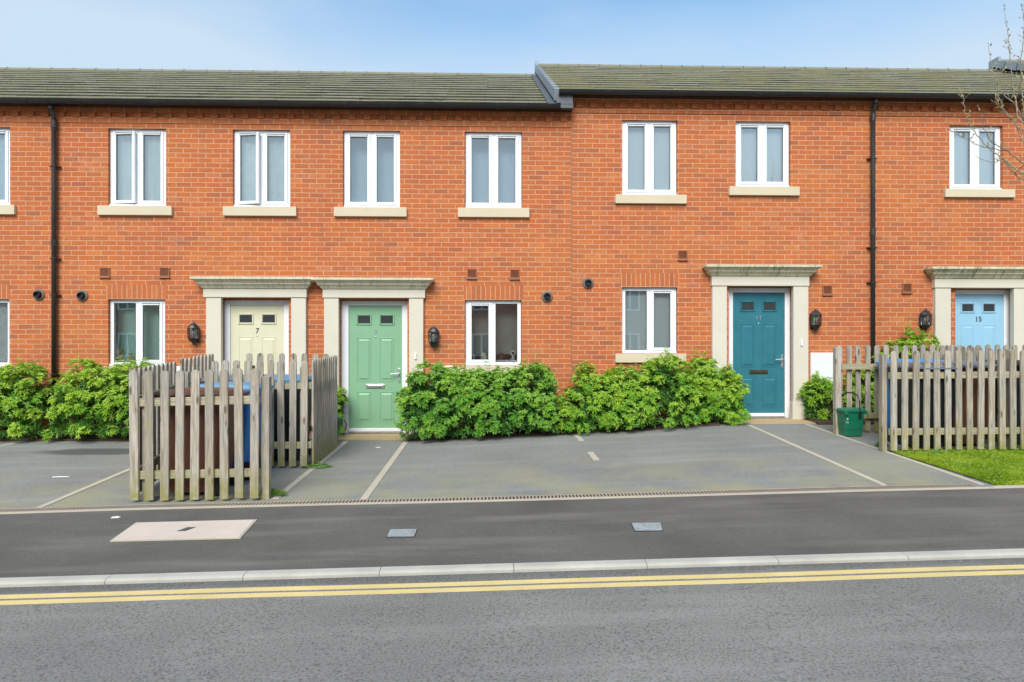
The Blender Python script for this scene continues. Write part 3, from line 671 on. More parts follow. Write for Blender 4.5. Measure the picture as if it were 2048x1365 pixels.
# head and sill levels from the photograph, one value per row of windows
U_T, U_B = fz(740, 261.5), fz(740, 415.5); G_T, G_B = fz(987, 600.5), fz(987, 732)
U2_T, U2_B = fz(1300, 240.5), fz(1300, 390.5); U3_B = fz(1526, 374.3); G3_T, G3_B = fz(1300, 575), fz(1300, 707.5)
U7_T, U7_B = fz(1952, 251), fz(1952, 379.5)
X57, X79, X911, X1115, XEND = fx(108), fx(628), fx(1143), fx(1746), pt(1988, 122, 10.6+RW)[0]+.27
D7_T, D7_B = fz(515, 600.5, .1), gz(fx(515), 0)+.03; D9_T, D9_B = fz(745, 602, .1), fz(745, 867.5, .1)
D11_T, D11_B = fz(1517, 576, .1), fz(1517, 837, .1); D15_T, D15_B = fz(1962, 580, .1), gz(fx(1962), 0)+.03
def op(px0, px1, z0, z1): return (fx(px0), fx(px1), z0, z1)
def dop(pil, z0, z1): return (fx(pil[1])+.03, fx(pil[2])-.03, z0-.06, z1+.012)
P7 = (412, 442, 582, 611.5); P9 = (648, 677, 818, 846.5); P11 = (1425, 1454, 1587, 1617); P15 = (1871, 1902, 2028, 2060)
def dop2(frame, z0, z1): return (fx(frame[0], .1)-.006, fx(frame[1], .1)+.006, z0-.06, z1+.01)
F7, F9, F11, F15 = (448.5, 580.5), (683, 815.5), (1454, 1580.5), (1903, 2021)
h5, zt5 = build_house('red brick terraced house left of the first downpipe, its windows cut by the photo edge', -13.2, X57, 0,
    [op(-96, 20, U_B, U_T), op(-340, -226, U_B, U_T), op(-96, 19, G_B, G_T)], M['brick'], M['tile'])
h7, _ = build_house('red brick terraced house with the cream front door numbered 7', X57, X79, 0,
    [op(216, 332, U_B, U_T), op(465.5, 580.5, U_B, U_T), op(216, 330, G_B, G_T), dop2(F7, D7_B, D7_T)], M['brick'], M['tile'])
h9, _ = build_house('red brick terraced house with the pale green front door numbered 9', X79, X911, 0,
    [op(686, 800, U_B, U_T), op(930, 1044, U_B, U_T), op(930, 1043, G_B, G_T), dop2(F9, D9_B, D9_T)], M['brick'], M['tile'], endstop=.2)
h11, zt11 = build_house('red brick terraced house with the dark teal front door numbered 11', X911, X1115, .225,
    [op(1244, 1355, U2_B, U2_T), op(1471.5, 1581, U3_B, U2_T), op(1244, 1355, G3_B, G3_T), dop2(F11, D11_B, D11_T)], M['brick_up'], M['tile_moss'], verge_left=True)
h15, _ = build_house('red brick terraced house with the sky blue front door numbered 15', X1115, XEND, .225,
    [op(1899, 2006, U7_B, U7_T), op(2180, 2290, U7_B, U7_T), dop2(F15, D15_B, D15_T)], M['brick_up'], M['tile_moss'])
h17, _ = build_house('end of the highest terraced house roof behind the bare tree at the right', XEND, XEND+8, .45, [op(2620, 2740, U7_B, U7_T)], M['brick_up'], M['tile'], verge_left=True)

window(h5, -96, 20, U_T, U_B, 'ss', 'blind_blue', sill=(-112, 33, .145)); window(h5, -340, -226, U_T, U_B, 'ss', 'blind', sill=(-355, -210, .145))
window(h5, -96, 19, G_T, G_B, 'sf', 'blind', sill=(-112, 33, .145)); arch(h5, -100, 18, G_T, 0)
window(h7, 216, 332, U_T, U_B, 'ss', 'blind_green', R(8), sill=(198, 346, .145)); window(h7, 465.5, 580.5, U_T, U_B, 'ss', 'blind_green', R(11), sill=(448, 594, .145))
G1, _ = window(h7, 216, 330, G_T, G_B, 'fs', 'teal_backing', sill=(200, 345, .145), drop=.985, room='room_green', bd=.26); arch(h7, 213, 332, G_T, 0)  # teal plane stands in for the room wall, set forward to catch light
W3, _ = window(h9, 686, 800, U_T, U_B, 'ss', 'blind_blue', sill=(669, 814, .145), drop=.999, bd=.30); W4, _ = window(h9, 930, 1044, U_T, U_B, 'ss', 'blind_blue', sill=(916, 1058.5, .145), bd=.30)
G2, _ = window(h9, 930, 1043, G_T, G_B, 'sf', 'blind_grey', sill=(915, 1058, .145), drop=.86, bd=.34); arch(h9, 929, 1045, G_T, 0)
window(h11, 1244, 1355, U2_T, U2_B, 'ss', 'blind', sill=(1230, 1372, .14)); window(h11, 1471.5, 1581, U2_T, U3_B, 'ss', 'blind', sill=(1457, 1597, .14))
window(h11, 1244, 1355, G3_T, G3_B, 'fs', 'blind', sill=(1230, 1371, .14)); arch(h11, 1242, 1357, G3_T, 1)
window(h15, 1899, 2006, U7_T, U7_B, 'ss', 'blind', sill=(1887, 2026, .13), drop=.96); window(h15, 2180, 2290, U7_T, U7_B, 'ss', 'blind', sill=(2165, 2305, .13))
window(h17, 2620, 2740, U7_T, U7_B, 'ss', 'blind', sill=(2605, 2755, .13))
def zz(px, py, y=-.085): return fz(px, py, y)
door(h7, (460, 568), F7, D7_T, D7_B, M['cream'], '7', P7, (406, 613, zz(510, 595), zz(510, 578)), (0, 0, fz(510, 553.5, -.23)), M['cornice_light'], False, num_mat='iron', bell=(605, 714))
door(h9, (697, 804), F9, D9_T, D9_B, M['green'], '9', P9, (645, 850, zz(750, 596), zz(750, 579)), (0, 0, fz(750, 555.5, -.23)), M['cornice_light'], True, num_mat='chrome', bell=(831, 713))
door(h11, (1466, 1570), F11, D11_T, D11_B, M['teal'], '11', P11, (1424, 1619, zz(1520, 572), zz(1520, 553)), (0, 0, fz(1520, 529.5, -.23)), M['cornice_dark'], True, letter='brass', base=True, bell=(1603, 686))
door(h15, (1908, 2008), F15, D15_T, D15_B, M['blue'], '15', P15, (1870, 2062, zz(1960, 576), zz(1960, 558)), (0, 0, fz(1960, 533.5, -.23)), M['cornice_dark'], True, num_mat='iron')
for h, p in ((h5, (78, 590)), (h7, (165, 592)), (h9, (1094, 594)), (h11, (1176, 567))): flue(h, *p)
for h, p in ((h7, (210.5, 545.5)), (h7, (330, 545.5)), (h9, (944, 548)), (h9, (1029.5, 549)), (h11, (1365, 511)), (h11, (1654, 581)), (h15, (1813, 577))): vent(h, *p)
downpipe(h7, 108, zt5+.03); downpipe(h15, 1746, zt11+.03)

m = MB(); m.box(X911-.004, X911+.004, -.0025, .01, gz(X911, 0)-.02, fz(1143, 243)); obj('movement_joint', m, M['flue'], h11)
# lanterns
def lantern(px, py, label):
    X, Y, Z = pt(px, py, 10.5); t = thing('wall_lantern', (X, 0, Z), label, 'lantern', 'black wall lanterns beside the front doors')
    def oct_(r, z, c=-.075): return [(X + r*math.cos(a), c + r*math.sin(a)*.85, Z+z) for a in [R(22.5+45*i) for i in range(8)]]
    m = MB(); m.loft([oct_(.088,.075), oct_(.090,.085), oct_(.066,.125), oct_(.04,.15), oct_(.022,.155), oct_(.012,.178), oct_(.004,.185)])
    m.loft([oct_(.072,-.072-.012), oct_(.08,-.072)]); m.loft([oct_(.004,-.17), oct_(.016,-.15), oct_(.03,-.13), oct_(.05,-.115), oct_(.078,-.085), oct_(.076,-.0845)])
    for a in [R(22.5+45*i) for i in range(8)]:
        m.tube([(X+.076*math.cos(a), -.075+.065*math.sin(a), Z-.072), (X+.084*math.cos(a), -.075+.0714*math.sin(a), Z+.075)], .0065, 6)
    m.box(X-.05, X+.05, -.014, -.0005, Z-.13, Z+.12)
    obj('lantern_case', m, M['iron'], t)
    m = MB(); m.box(X-.045, X+.045, -.02, -.0145, Z-.068, Z+.07); obj('added_back_plate', m, M['white'], t)  # white plate added behind the glass to brighten the lantern
    m = MB(); m.loft([oct_(.068,-.07), oct_(.075,.074)], (False, False)); obj('lantern_glass', m, M['lampglass'], t)
    m = MB(); m.lathe([(.015,-.07),(.016,-.02),(.028,.0),(.03,.03),(.018,.055),(.004,.06)], (X,-.075,Z), 12); obj('bulb', m, M['bulb'], t, smooth=True)
lantern(385.5, 668, 'black half lantern on the brickwork left of the cream door'); lantern(867, 675, 'black half lantern on the brickwork right of the green door')
lantern(1633, 641.5, 'black half lantern on the brickwork right of the teal door'); lantern(1853.5, 641, 'black half lantern on the brickwork left of the blue door')
# meter boxes
def meter(px0, px1, py0, py1, label, pipe=False):
    x0, x1 = fx(px0, -.05), fx(px1, -.05); z0, z1 = fz(px0, py1, -.05), fz(px0, py0, -.05)
    t = thing('meter_box', ((x0+x1)/2, 0, z0), label, 'meter box', 'white meter boxes on the front walls'); m = MB(); m.box(x0, x1, -.04, -.0005, z0, z1); obj('box', m, M['white'], t, bevel=.006)
    m = MB(); m.box(x0+.012, x1-.012, -.052, -.0405, z0+.012, z1-.012); d = obj('lid', m, M['white'], t, bevel=.004)
    if pipe: m = MB(); m.tube([(x0+.1,-.025,z0), (x0+.1,-.025,gz(x0,0))], .018, 8); obj('pipe', m, M['white'], t)
meter(1622, 1672, 706, 772, 'white meter box on the brickwork beside the teal door surround', True)
meter(866, 912, 732, 790, 'white meter box mostly hidden behind the hedge right of the green door'); meter(352, 400, 733, 790, 'white meter box behind the bin pen left of the cream door')
# things on the window boards
def ornament(name, prof, X, z, mat, label, cat, y=.24, n=14):
    m = MB(); m.lathe(prof, (X, y, z), n); return tag(obj(name, m, M[mat], smooth=True), label, cat)
zu = U_B+.09; zg = G_B+.09
ornament('beaker', [(.028,0),(.038,.1),(.034,.1),(.02,.01)], fx(701,.2), zu, 'white', 'small white beaker in the upstairs window above the green door', 'ornament')
ornament('candlestick', [(.028,0),(.01,.02),(.008,.05),(.02,.06),(.012,.09)], fx(756,.2), zu, 'white', 'small bright candlestick in the right pane above the green door', 'ornament')
ornament('jar', [(.05,0),(.055,.05),(.05,.075),(.03,.078),(.03,.09),(.01,.1)], fx(950,.2), zu, 'white', 'white lidded jar in the upstairs window nearest the roof step', 'ornament')
ornament('figurine', [(.03,0),(.035,.03),(.02,.07),(.025,.09),(.01,.12)], fx(996,.2), zu, 'white', 'small white figurine in the right pane nearest the roof step', 'ornament')
ornament('pot', [(.045,0),(.048,.09),(.04,.11),(.0,.112)], fx(967,.2), zg, 'bulb', 'rounded cream pot in the downstairs window beside the green door', 'ornament')
ornament('bottle', [(.025,0),(.03,.05),(.012,.07),(.014,.1)], fx(947,.2), zg, 'chrome', 'small bottle in the left pane beside the green door', 'ornament')
ornament('brown_jug', [(.045,0),(.06,.05),(.03,.1),(.035,.11)], fx(1003,.2), zg, 'bin_brown', 'brown jug in the middle of the downstairs window beside the green door', 'ornament')
X = fx(1026,.2); t = thing('baby_monitor', (X,.24,zg), 'white round baby monitor in the corner of the downstairs window', 'monitor')
m = MB(); m.lathe([(.04,0),(.035,.02),(.018,.05),(.022,.07)], (X,.24,zg), 14); m.lathe([(.02,-.03),(.046,-.015),(.05,.01),(.042,.022),(.03,.024)], (X,.24,zg+.105), 18, 'y'); obj('body', m, M['white'], t, smooth=True)
m = MB(); m.lathe([(.022,0),(.022,.006)], (X,.215,zg+.105), 14, 'y'); obj('lens', m, M['iron'], t)
def ball(m, c, r, s=(1,1,1), n=14):
    pr = [(max(.0005, r*math.sin(t_)), -r*math.cos(t_)*s[2]) for t_ in np.linspace(.02, math.pi-.02, 10)]
    k = len(m.v); m.lathe(pr, c, n)
    for i in range(k, len(m.v)): v = m.v[i]; m.v[i] = (c[0]+(v[0]-c[0])*s[0], c[1]+(v[1]-c[1])*s[1], v[2])
X = fx(240,.25); t = thing('teddy_bear', (X,.24,zg), 'cream plush teddy bear sitting in the downstairs window left of the lantern', 'soft toy'); y = .20
m = MB(); ball(m, (X,y,zg+.055), .06); ball(m, (X-.045,y-.03,zg+.02), .025); ball(m, (X+.045,y-.03,zg+.02), .025); ball(m, (X-.055,y,zg+.07), .022,(1,1,1.5)); ball(m, (X+.055,y,zg+.07), .022,(1,1,1.5)); obj('body', m, M['teddy'], t, smooth=True)
m = MB(); ball(m, (X,y-.01,zg+.14), .055,(1.1,1,.95)); ball(m, (X-.045,y,zg+.18), .02); ball(m, (X+.045,y,zg+.18), .02); hd = obj('head', m, M['teddy'], t, smooth=True)
m = MB(); ball(m, (X,y-.055,zg+.128), .022); obj('muzzle', m, M['white'], hd, smooth=True)
m = MB()
for dx in (-.02, .02): ball(m, (X+dx,y-.062,zg+.15), .006)
ball(m, (X,y-.078,zg+.134), .006); obj('eyes_and_nose', m, M['iron'], hd)
X = fx(265,.25); m = MB(); ball(m, (X,.2,zg+.03), .035); ball(m, (X,.2,zg+.075), .028); ball(m, (X-.02,.2,zg+.1), .01); ball(m, (X+.02,.2,zg+.1), .01); tag(obj('plush_toy', m, M['teddy'], smooth=True), 'small brown plush toy beside the teddy bear in the window', 'soft toy')
m = MB(); xk = fx(236, .37); m.box(xk-.012, xk+.018, .235, .25, G_B+.28, G_T-.05); tag(obj('window_pole', m, M['iron']), 'dark upright pole behind the left pane above the teddy bear', 'pole')

# ------------------------------------------------------------------ picket fences
def picket_mesh(wd, h, th=.02, seed=0):
    rs = random.Random(seed); m = MB(); pro = [(-wd/2, 0), (wd/2, 0), (wd/2, h-wd/2)] + [(wd/2*math.cos(a), h-wd/2+wd/2*math.sin(a)) for a in np.linspace(.25, math.pi-.25, 7)] + [(-wd/2, h-wd/2)]
    L = []
    for y in (-th/2, th/2): L.append([(x + (rs.uniform(-.001,.001)), y, z) for x, z in pro])
    m.loft([list(reversed(L[0])), list(reversed(L[1]))]); me = bpy.data.meshes.new('picket'); me.from_pydata(m.v, [], m.f); me.update(); me.materials.append(M['wood']); return me
PK = {}
def fence(label, p0, p1, n, h, wd=.085, side=-1, posts=(), rails=(.2, .95), flip=False, group='weathered picket fence panels round the bins', z0=None, z1=None, gap=.03):
    a, b = Vector(p0), Vector(p1); d = b-a; L = d.length; rz = math.atan2(d.y, d.x)
    g0 = gz(*p0) if z0 is None else z0; g1 = gz(*p1) if z1 is None else z1
    t = thing('picket_fence', (a.x, a.y, g0), label, 'fence', group, rz); rs = random.Random(int(a.x*77+a.y*13))
    sl = (g1-g0)/L
    for i in range(n):
        x = wd/2 + (L-wd)*i/(n-1); k = (round(wd, 3), round(h, 2), rs.randint(0, 3))
        if k not in PK: PK[k] = picket_mesh(wd*(1-.03*k[2]/3), h, .02, k[2])
        o = bpy.data.objects.new('picket', PK[k]); COL.objects.link(o); o.parent = t
        o.location = (x, side*(.024+.012), sl*x + gap + rs.uniform(-.006, .006)); o.rotation_euler = (0, R(rs.uniform(-.6, .6)), 0)
    for r_ in rails:
        m = MB(); m.loft([[(x,-.02,z-.04),(x,.02,z-.04),(x,.02,z+.04),(x,-.02,z+.04)] for x, z in ((0, r_), (L, r_+sl*L))]); obj('rail', m, M['rail'], t, local=True, bevel=.003)
    for x, hp in posts:
        m = MB(); m.box(x-(.03 if x < 0 else .04), x+(.03 if x < 0 else .04), .021*(-side), .101*(-side), -.1, hp) if side < 0 else m.box(x-.04, x+.04, -.101, -.021, -.1, hp)
        po = obj('post', m, M['wood'], t, local=True, bevel=.004)
    return t
def wp(px, dp): return (fx(px, YC+dp), YC+dp)
HF = 1.26
A = wp(265, 6.78); B = wp(520, 6.74)
fence('front weathered picket panel of the left bin pen beside the pavement', A, B, 9, HF, .083, -1, [(.12, HF-.02), (B[0]-A[0]+.04, HF-.03)], (.27, .98), z0=gz(*A)-.01)
fence('picket side of the left bin pen running back from its front left corner', (A[0]-.0, A[1]+.09), wp(357, 8.2), 10, HF, .083, 1, [(1.4, HF-.05)], (.27, .98))
C = wp(425, 8.27); Dd = wp(616, 8.23)
fence('middle picket panel dividing the left bin pen from the bins behind', C, Dd, 9, HF, .08, -1, [(1.08, HF-.05)], (.27, .98))
fence('far picket side of the left bin pen nearest the windows', wp(368, 8.3), wp(432, 9.6), 9, HF+.02, .083, 1, [], (.27, .98))
fence('picket side panel of the bin pen seen edge on beside the green door path', (Dd[0]+.02, Dd[1]-.0), (Dd[0]+.02, YC+9.5), 12, HF, .062, -1, [], (.27, .98))
E = wp(494, 9.52); G_ = wp(640, 9.52)
fence('rear picket panel of the left bin pen in front of the cream door', E, (Dd[0]-.05, E[1]), 8, HF+.02, .08, -1, [(.04, HF-.12)], (.27, .98))
Fp = (pt(1778, 0, 8.12)[0], YC+8.12)
HR = 1.2
fence('front picket panel of the right bin pen behind the grass verge', Fp, (Fp[0]+2.75, Fp[1]), 21, HR, .073, -1, [(-.04, HR-.01), (1.55, HR-.06), (2.7, HR)], (.25, .93), z0=gz(*Fp)-.0, z1=gz(*Fp)+.02)
Rp = (pt(1660, 0, 9.35)[0], YC+9.35)
fence('rear picket panel of the right bin pen behind the green caddy', (Rp[0]+.12, Rp[1]), (Rp[0]+3.1, Rp[1]), 23, HR, .07, 1, [(-.05, HR+.0), (1.5, HR-.1)], (.25, .93), z0=gz(*Rp), z1=gz(*Rp)+.01)
fence('short picket divider across the right bin pen between brown and black bins', (Fp[0]+1.62, Fp[1]+.08), (Fp[0]+1.5, Rp[1]-.1), 8, HR, .07, 1, [], (.25, .93))

# ------------------------------------------------------------------ wheelie bins and caddies
def rr(x0, x1, y0, y1, z, r=.04):      # rounded rectangle loop
    P = []
    for cx, cy, a0 in ((x1-r,y1-r,0),(x0+r,y1-r,90),(x0+r,y0+r,180),(x1-r,y0+r,270)):
        for k in range(4): a = R(a0+30*k); P.append((cx+r*math.cos(a), cy+r*math.sin(a), z))
    return P
def bin_(x, dp, rz, body, lid, label, sticker=False):
    y = YC+dp; t = thing('wheelie_bin', (x, y, gz(x, y)), label, 'wheelie bin', 'wheelie bins in the picket pens', R(rz))
    m = MB(); m.loft([rr(-.22,.22,-.25,.2,.03), rr(-.225,.225,-.26,.21,.12), rr(-.275,.275,-.33,.3,.93), rr(-.29,.29,-.345,.32,.935), rr(-.29,.29,-.345,.32,.985)])
    bo = obj('body', m, M[body], t, local=True)
    m = MB(); m.loft([rr(-.295,.295,-.37,.33,.988), rr(-.297,.297,-.375,.335,1.01), rr(-.27,.27,-.33,.3,1.045), rr(-.2,.2,-.24,.2,1.06)]); m.box(-.29,.29,.315,.36,.95,1.0); m.box(-.2,.2,-.4,-.37,.985,1.0); obj('lid', m, M[lid], t, local=True)
    m = MB(); m.tube([(-.27,.37,1.0),(.27,.37,1.0)], .016, 8); obj('handle', m, M[lid if lid != 'lid_blue' else body], t, local=True)
    for sx in (-1, 1):
        m = MB(); m.lathe([(.04,0),(.1,.005),(.1,.045),(.04,.05)], (.2 if sx > 0 else -.25, .24, .1), 18, 'x'); obj('wheel', m, M['black'], t, local=True)
    if sticker:   # white council style label and small emblem on the side that faces the road
        m = MB(); s = -1
        def f_(yy, zz_): return -.232-.05*(zz_-.12)/.81-.004
        def panel(y0, y1, z0, z1): m.add([(-f_(0,z0),y0,z0),(-f_(0,z0),y1,z0),(-f_(0,z1),y1,z1),(-f_(0,z1),y0,z1),(-f_(0,z0)-.003,y0,z0),(-f_(0,z0)-.003,y1,z0),(-f_(0,z1)-.003,y1,z1),(-f_(0,z1)-.003,y0,z1)], [(0,1,2,3),(0,4,5,1),(1,5,6,2),(2,6,7,3),(3,7,4,0)])
        panel(.14, .20, .52, .64); panel(.14, .20, .655, .667); panel(.162, .178, .70, .75); panel(.155, .17, .72, .74)
        obj('label', m, M['white'], t, local=True)
    return t
bin_(-2.98, 7.16, -90, 'bin_brown', 'bin_brown', 'brown wheelie bin behind the front pickets of the left pen', True)
bin_(-2.93, 7.82, -90, 'bin_blue', 'lid_blue', 'blue wheelie bin behind the brown bin in the left pen')
bin_(-2.62, 8.85, 0, 'bin_black', 'lid_blue', 'black wheelie bin with blue lid behind the middle pickets')
bin_(-3.3, 8.9, 0, 'bin_grey', 'bin_grey', 'grey wheelie bin in the rear left corner of the left pen')
bin_(5.66, 8.98, -90, 'bin_bright', 'bin_bright', 'bright blue wheelie bin at the open end of the right pen')
bin_(5.43, 8.47, 0, 'bin_black', 'bin_grey', 'dark wheelie bin in front of the blue bin in the right pen')
bin_(5.98, 8.62, 4, 'bin_brown', 'bin_grey', 'brown wheelie bin in the middle of the right pen')
bin_(6.78, 8.7, 0, 'bin_black', 'bin_black', 'black wheelie bin right of the divider in the right pen')
def caddy(x, dp, rz, label):
    y = YC+dp; t = thing('food_caddy', (x, y, gz(x, y)), label, 'food waste caddy', 'green food waste caddies', R(rz)); t.scale = (.76, .82, .98)
    m = MB(); m.loft([rr(-.15,.15,-.13,.13,.0,.03), rr(-.155,.155,-.135,.135,.012,.03), rr(-.165,.165,-.145,.145,.1,.03), rr(-.17,.17,-.15,.15,.102,.03), rr(-.19,.19,-.16,.16,.345,.03)]); obj('body', m, M['caddy'], t, local=True)
    m = MB(); m.loft([rr(-.205,.205,-.175,.175,.335,.03), rr(-.21,.21,-.18,.18,.365,.03), rr(-.18,.18,-.15,.15,.385,.03)]); m.box(.2,.25,-.05,.05,.355,.385); m.box(-.195,-.135,-.19,-.172,.30,.36); m.box(.165,.22,-.19,-.172,.31,.36); obj('lid', m, M['caddy'], t, local=True, bevel=.004)
    m = MB(); P = [(-.1,.15,.33)] if 0 else []
    P = [(-.11,.1,.36),(-.11,.1,.5),(-.09,.07,.57),(-.04,.02,.60),(.03,-.05,.60),(.075,-.12,.57),(.085,-.165,.5),(.085,-.175,.30)]
    m.tube(P, .011, 8); m.box(.065,.105,-.19,-.165,.26,.34); obj('handle', m, M['black'], t, local=True, smooth=False)
    m = MB()
    for a, b, c, d_ in ((-.145,-.125,.235,.255),(-.140,-.130,.255,.265),(-.17,-.115,.205,.212),(-.165,-.11,.19,.196)): m.add([(a,-.160,c),(b,-.160,c),(b,-.163,d_),(a,-.163,d_)], [(0,1,2,3)])
    obj('emblem', m, M['white'], t, local=True)
caddy(4.90, 9.2, 3, 'dark green food caddy with raised black handle at the right pen entrance'); caddy(-2.36, 9.86, 60, 'green food caddy tucked behind the pickets beside the green door')

# ------------------------------------------------------------------ foliage
def leaf(V, Fc, T, p, d, up, L, wd, tint):
    s = d.cross(up)
    if s.length < 1e-4: s = Vector((1,0,0))
    s.normalize(); n = s.cross(d).normalized(); k = len(V); mid = p + d*L*.5
    V.append(p); V.append(mid + s*wd*.5 + n*wd*.22); V.append(p + d*L - n*L*.12); V.append(mid - s*wd*.5 + n*wd*.22)
    Fc.append((k,k+1,k+2)); Fc.append((k,k+2,k+3)); T.append(tint); T.append(tint)
def rosette(V, Fc, T, p, n, L, tint, rs, k=None):
    k = k or rs.randint(5, 8); a0 = rs.uniform(0, 6.28); t1 = n.orthogonal().normalized(); t2 = n.cross(t1)
    for i in range(k):
        a = a0 + 6.283*i/k + rs.uniform(-.3, .3); e = rs.uniform(.1, .7)
        d = (t1*math.cos(a) + t2*math.sin(a) + n*e).normalized(); l = L*rs.uniform(.75, 1.15)
        leaf(V, Fc, T, p, d, n, l, l*.36, min(1, max(0, tint+rs.uniform(-.12, .12))))
def shrub(label, prof, depth, dens, seed, mat='leaf', L=.056, lean=0, ybase=-.04, group='green shrubs along the house fronts', name='shrub', young=.55, cat='shrub'):
    """prof: [(px, top py)] outline on the plane through the middle of the shrub"""
    rs = random.Random(seed); ym = ybase - depth*.45
    pr = sorted((fx(a, ym), fz(a, b+9, ym)) for a, b in prof); xs = [p[0] for p in pr]; zs = [p[1] for p in pr]
    x0, x1 = xs[0], xs[-1]; xc = (x0+x1)/2; t = thing(name, (xc, ym, gz(xc, ym)), label, cat, group)
    V, Fc, T = [], [], []
    W = x1-x0
    def surf(x, th, r=1.0):
        g0 = gz(x, ym); top = np.interp(x, xs, zs)+.02; h = max(.12, top-g0)
        e = max(0, 1-abs(2*(x-x0)/W-1)**5)**.5; D = depth*(.45+.55*e)
        c, s = math.cos(th), math.sin(th); cc = abs(c)**.55*(1 if c > 0 else -1); ss = abs(s)**.7
        nz = 1 + .17*mnoise.noise(Vector((x*3.1+seed, th*2.2, 3.3)))+.09*mnoise.noise(Vector((x*8, th*6, seed)))
        return Vector((x, ym - cc*D*.55*r*nz, g0 + .03 + h*ss*r*nz)), Vector((0, -c, s))
    ncl = int(dens*W*66)
    for i in range(ncl):       # clumps on the shell
        x = rs.uniform(x0+.03, x1-.03); th = rs.uniform(.02, 2.3); c, n = surf(x, th, rs.uniform(.84, 1.0)); n = (n + Vector((rs.uniform(-.5,.5), rs.uniform(-.4,.2), rs.uniform(0,.5)))).normalized()
        R0 = rs.uniform(.055, .105); hz = (c.z-gz(c.x, ym)); cy = rs.gauss(0, .13)
        for k in range(rs.randint(9, 14)):
            dv = Vector((rs.gauss(0,1), rs.gauss(0,1), rs.gauss(0,1))).normalized(); 
            if dv.dot(n) < -.1: dv = -dv
            p = c + dv*R0*rs.uniform(.75, 1.1); nn = (dv + n*.7 + Vector((0,0,.35))).normalized()
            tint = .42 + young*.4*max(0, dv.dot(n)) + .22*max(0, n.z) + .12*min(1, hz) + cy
            if p.y > -.01: p.y = -.02
            rosette(V, Fc, T, p, nn, L*rs.uniform(.8, 1.15), tint, rs)
    for i in range(int(ncl*11)):     # inner leaves
        x = rs.uniform(x0+.05, x1-.05); p, n = surf(x, rs.uniform(.02, 2.6), rs.uniform(.5, .9))
        if p.y > -.01: p.y = -.02
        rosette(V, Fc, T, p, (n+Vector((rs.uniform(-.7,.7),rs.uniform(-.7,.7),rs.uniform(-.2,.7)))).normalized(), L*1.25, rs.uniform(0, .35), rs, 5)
    # upright shoots breaking the outline
    for i in range(int(W*20)):
        x = rs.uniform(x0+.05, x1-.05); p, n = surf(x, rs.uniform(1.0, 1.9), 1.0)
        hk = rs.uniform(.012, .034) if rs.random() < .8 else rs.uniform(.04, .06)
        for k in range(4):
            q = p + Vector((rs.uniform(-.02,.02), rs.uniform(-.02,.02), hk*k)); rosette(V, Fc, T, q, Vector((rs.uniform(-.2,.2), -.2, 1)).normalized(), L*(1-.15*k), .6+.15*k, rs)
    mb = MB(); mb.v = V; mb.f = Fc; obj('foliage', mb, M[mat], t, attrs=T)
    m = MB()
    for i in range(max(5, int(W*13))):
        x = rs.uniform(x0+.1*W, x1-.1*W); g0 = gz(x, ym); top = np.interp(x, xs, zs); P = [(x, ym+rs.uniform(-.1,.1), g0-.02)]
        for k in (.3, .6, .85): P.append((P[-1][0]+rs.uniform(-.1,.1), min(-.04, P[-1][1]+rs.uniform(-.09,.07)), g0+(top-g0)*k))
        m.tube(P, [.014,.011,.008,.004], 6)
    obj('stems', m, M['bark'], t)
    return t
shrub('leafy green shrub below the windows left of the first downpipe', [(-330,748),(-200,735),(-80,742),(0,738),(40,738),(70,731),(88,745),(100,775),(108,815)], .75, 1.0, 11)
shrub('leafy green shrub between the first downpipe and the left bin pen', [(112,850),(126,805),(140,765),(155,738),(175,725),(200,735),(230,728),(262,741),(300,735),(330,750)], .75, 1.1, 12)
shrub('wide dense evergreen shrub between the green door and the expansion joint', [(800,815),(806,775),(830,750),(870,728),(905,738),(940,742),(975,738),(1005,742),(1040,725),(1075,726),(1098,740),(1115,775)], .85, 1.35, 13, 'leaf_d')
shrub('bright green shrub with ragged tall shoots below the window left of the teal door', [(1108,815),(1135,800),(1155,752),(1168,722),(1182,745),(1215,750),(1245,742),(1285,740),(1305,722),(1332,712),(1355,722),(1375,745),(1385,760)], .75, 1.2, 14)
shrub('bright green shrub leaning against the left side of the teal door surround', [(1365,760),(1385,725),(1400,713),(1422,722),(1438,752),(1455,742),(1466,738),(1478,756),(1482,790)], .5, 1.5, 15)
shrub('small leafy shrub below the meter box beside the teal door', [(1602,805),(1614,778),(1634,756),(1655,766),(1672,800)], .18, .55, 16, L=.07, young=.7)
shrub('loose green shrub behind the rear pickets of the right pen', [(1680,790),(1710,750),(1740,742),(1765,715),(1790,680),(1815,668),(1840,675),(1856,690),(1880,700)], .32, .6, 17, 'leaf', .06)
shrub('small green plant between the picket end and the green door frame', [(668,800),(674,780),(682,786),(688,810)], .25, 3, 18, L=.05)
def weed(px, py, r, h, label, seed, grass=False):
    X, Y = gp(px, py, 8); rs = random.Random(seed); V, Fc, T = [], [], []; z = gz(X, Y)
    for i in range(int(150 if not grass else 260)):
        a = rs.uniform(0, 6.28); q = r*rs.random()**.6; p = Vector((X+q*math.cos(a), Y+q*.6*math.sin(a), z + h*rs.random()*(1-q/r)*.9+.005))
        if grass: leaf(V, Fc, T, p, Vector((math.cos(a)*.7, math.sin(a)*.7, rs.uniform(.3,1.2))).normalized(), Vector((0,0,1)), .07, .008, rs.uniform(.4, 1))
        else: rosette(V, Fc, T, p, Vector((math.cos(a)*.5, math.sin(a)*.5, 1)).normalized(), .03, rs.uniform(.3,.9), rs, 4)
    mb = MB(); mb.v = V; mb.f = Fc; tag(obj('weed', mb, M['weed'], attrs=T), label, 'weed', 'weeds growing at the fence feet')
weed(634, 935, .17, .07, 'low green weed at the foot of the picket corner by the green door path', 1); weed(545, 993, .1, .05, 'tuft of grassy weed beside the right post of the front pen panel', 2, True)
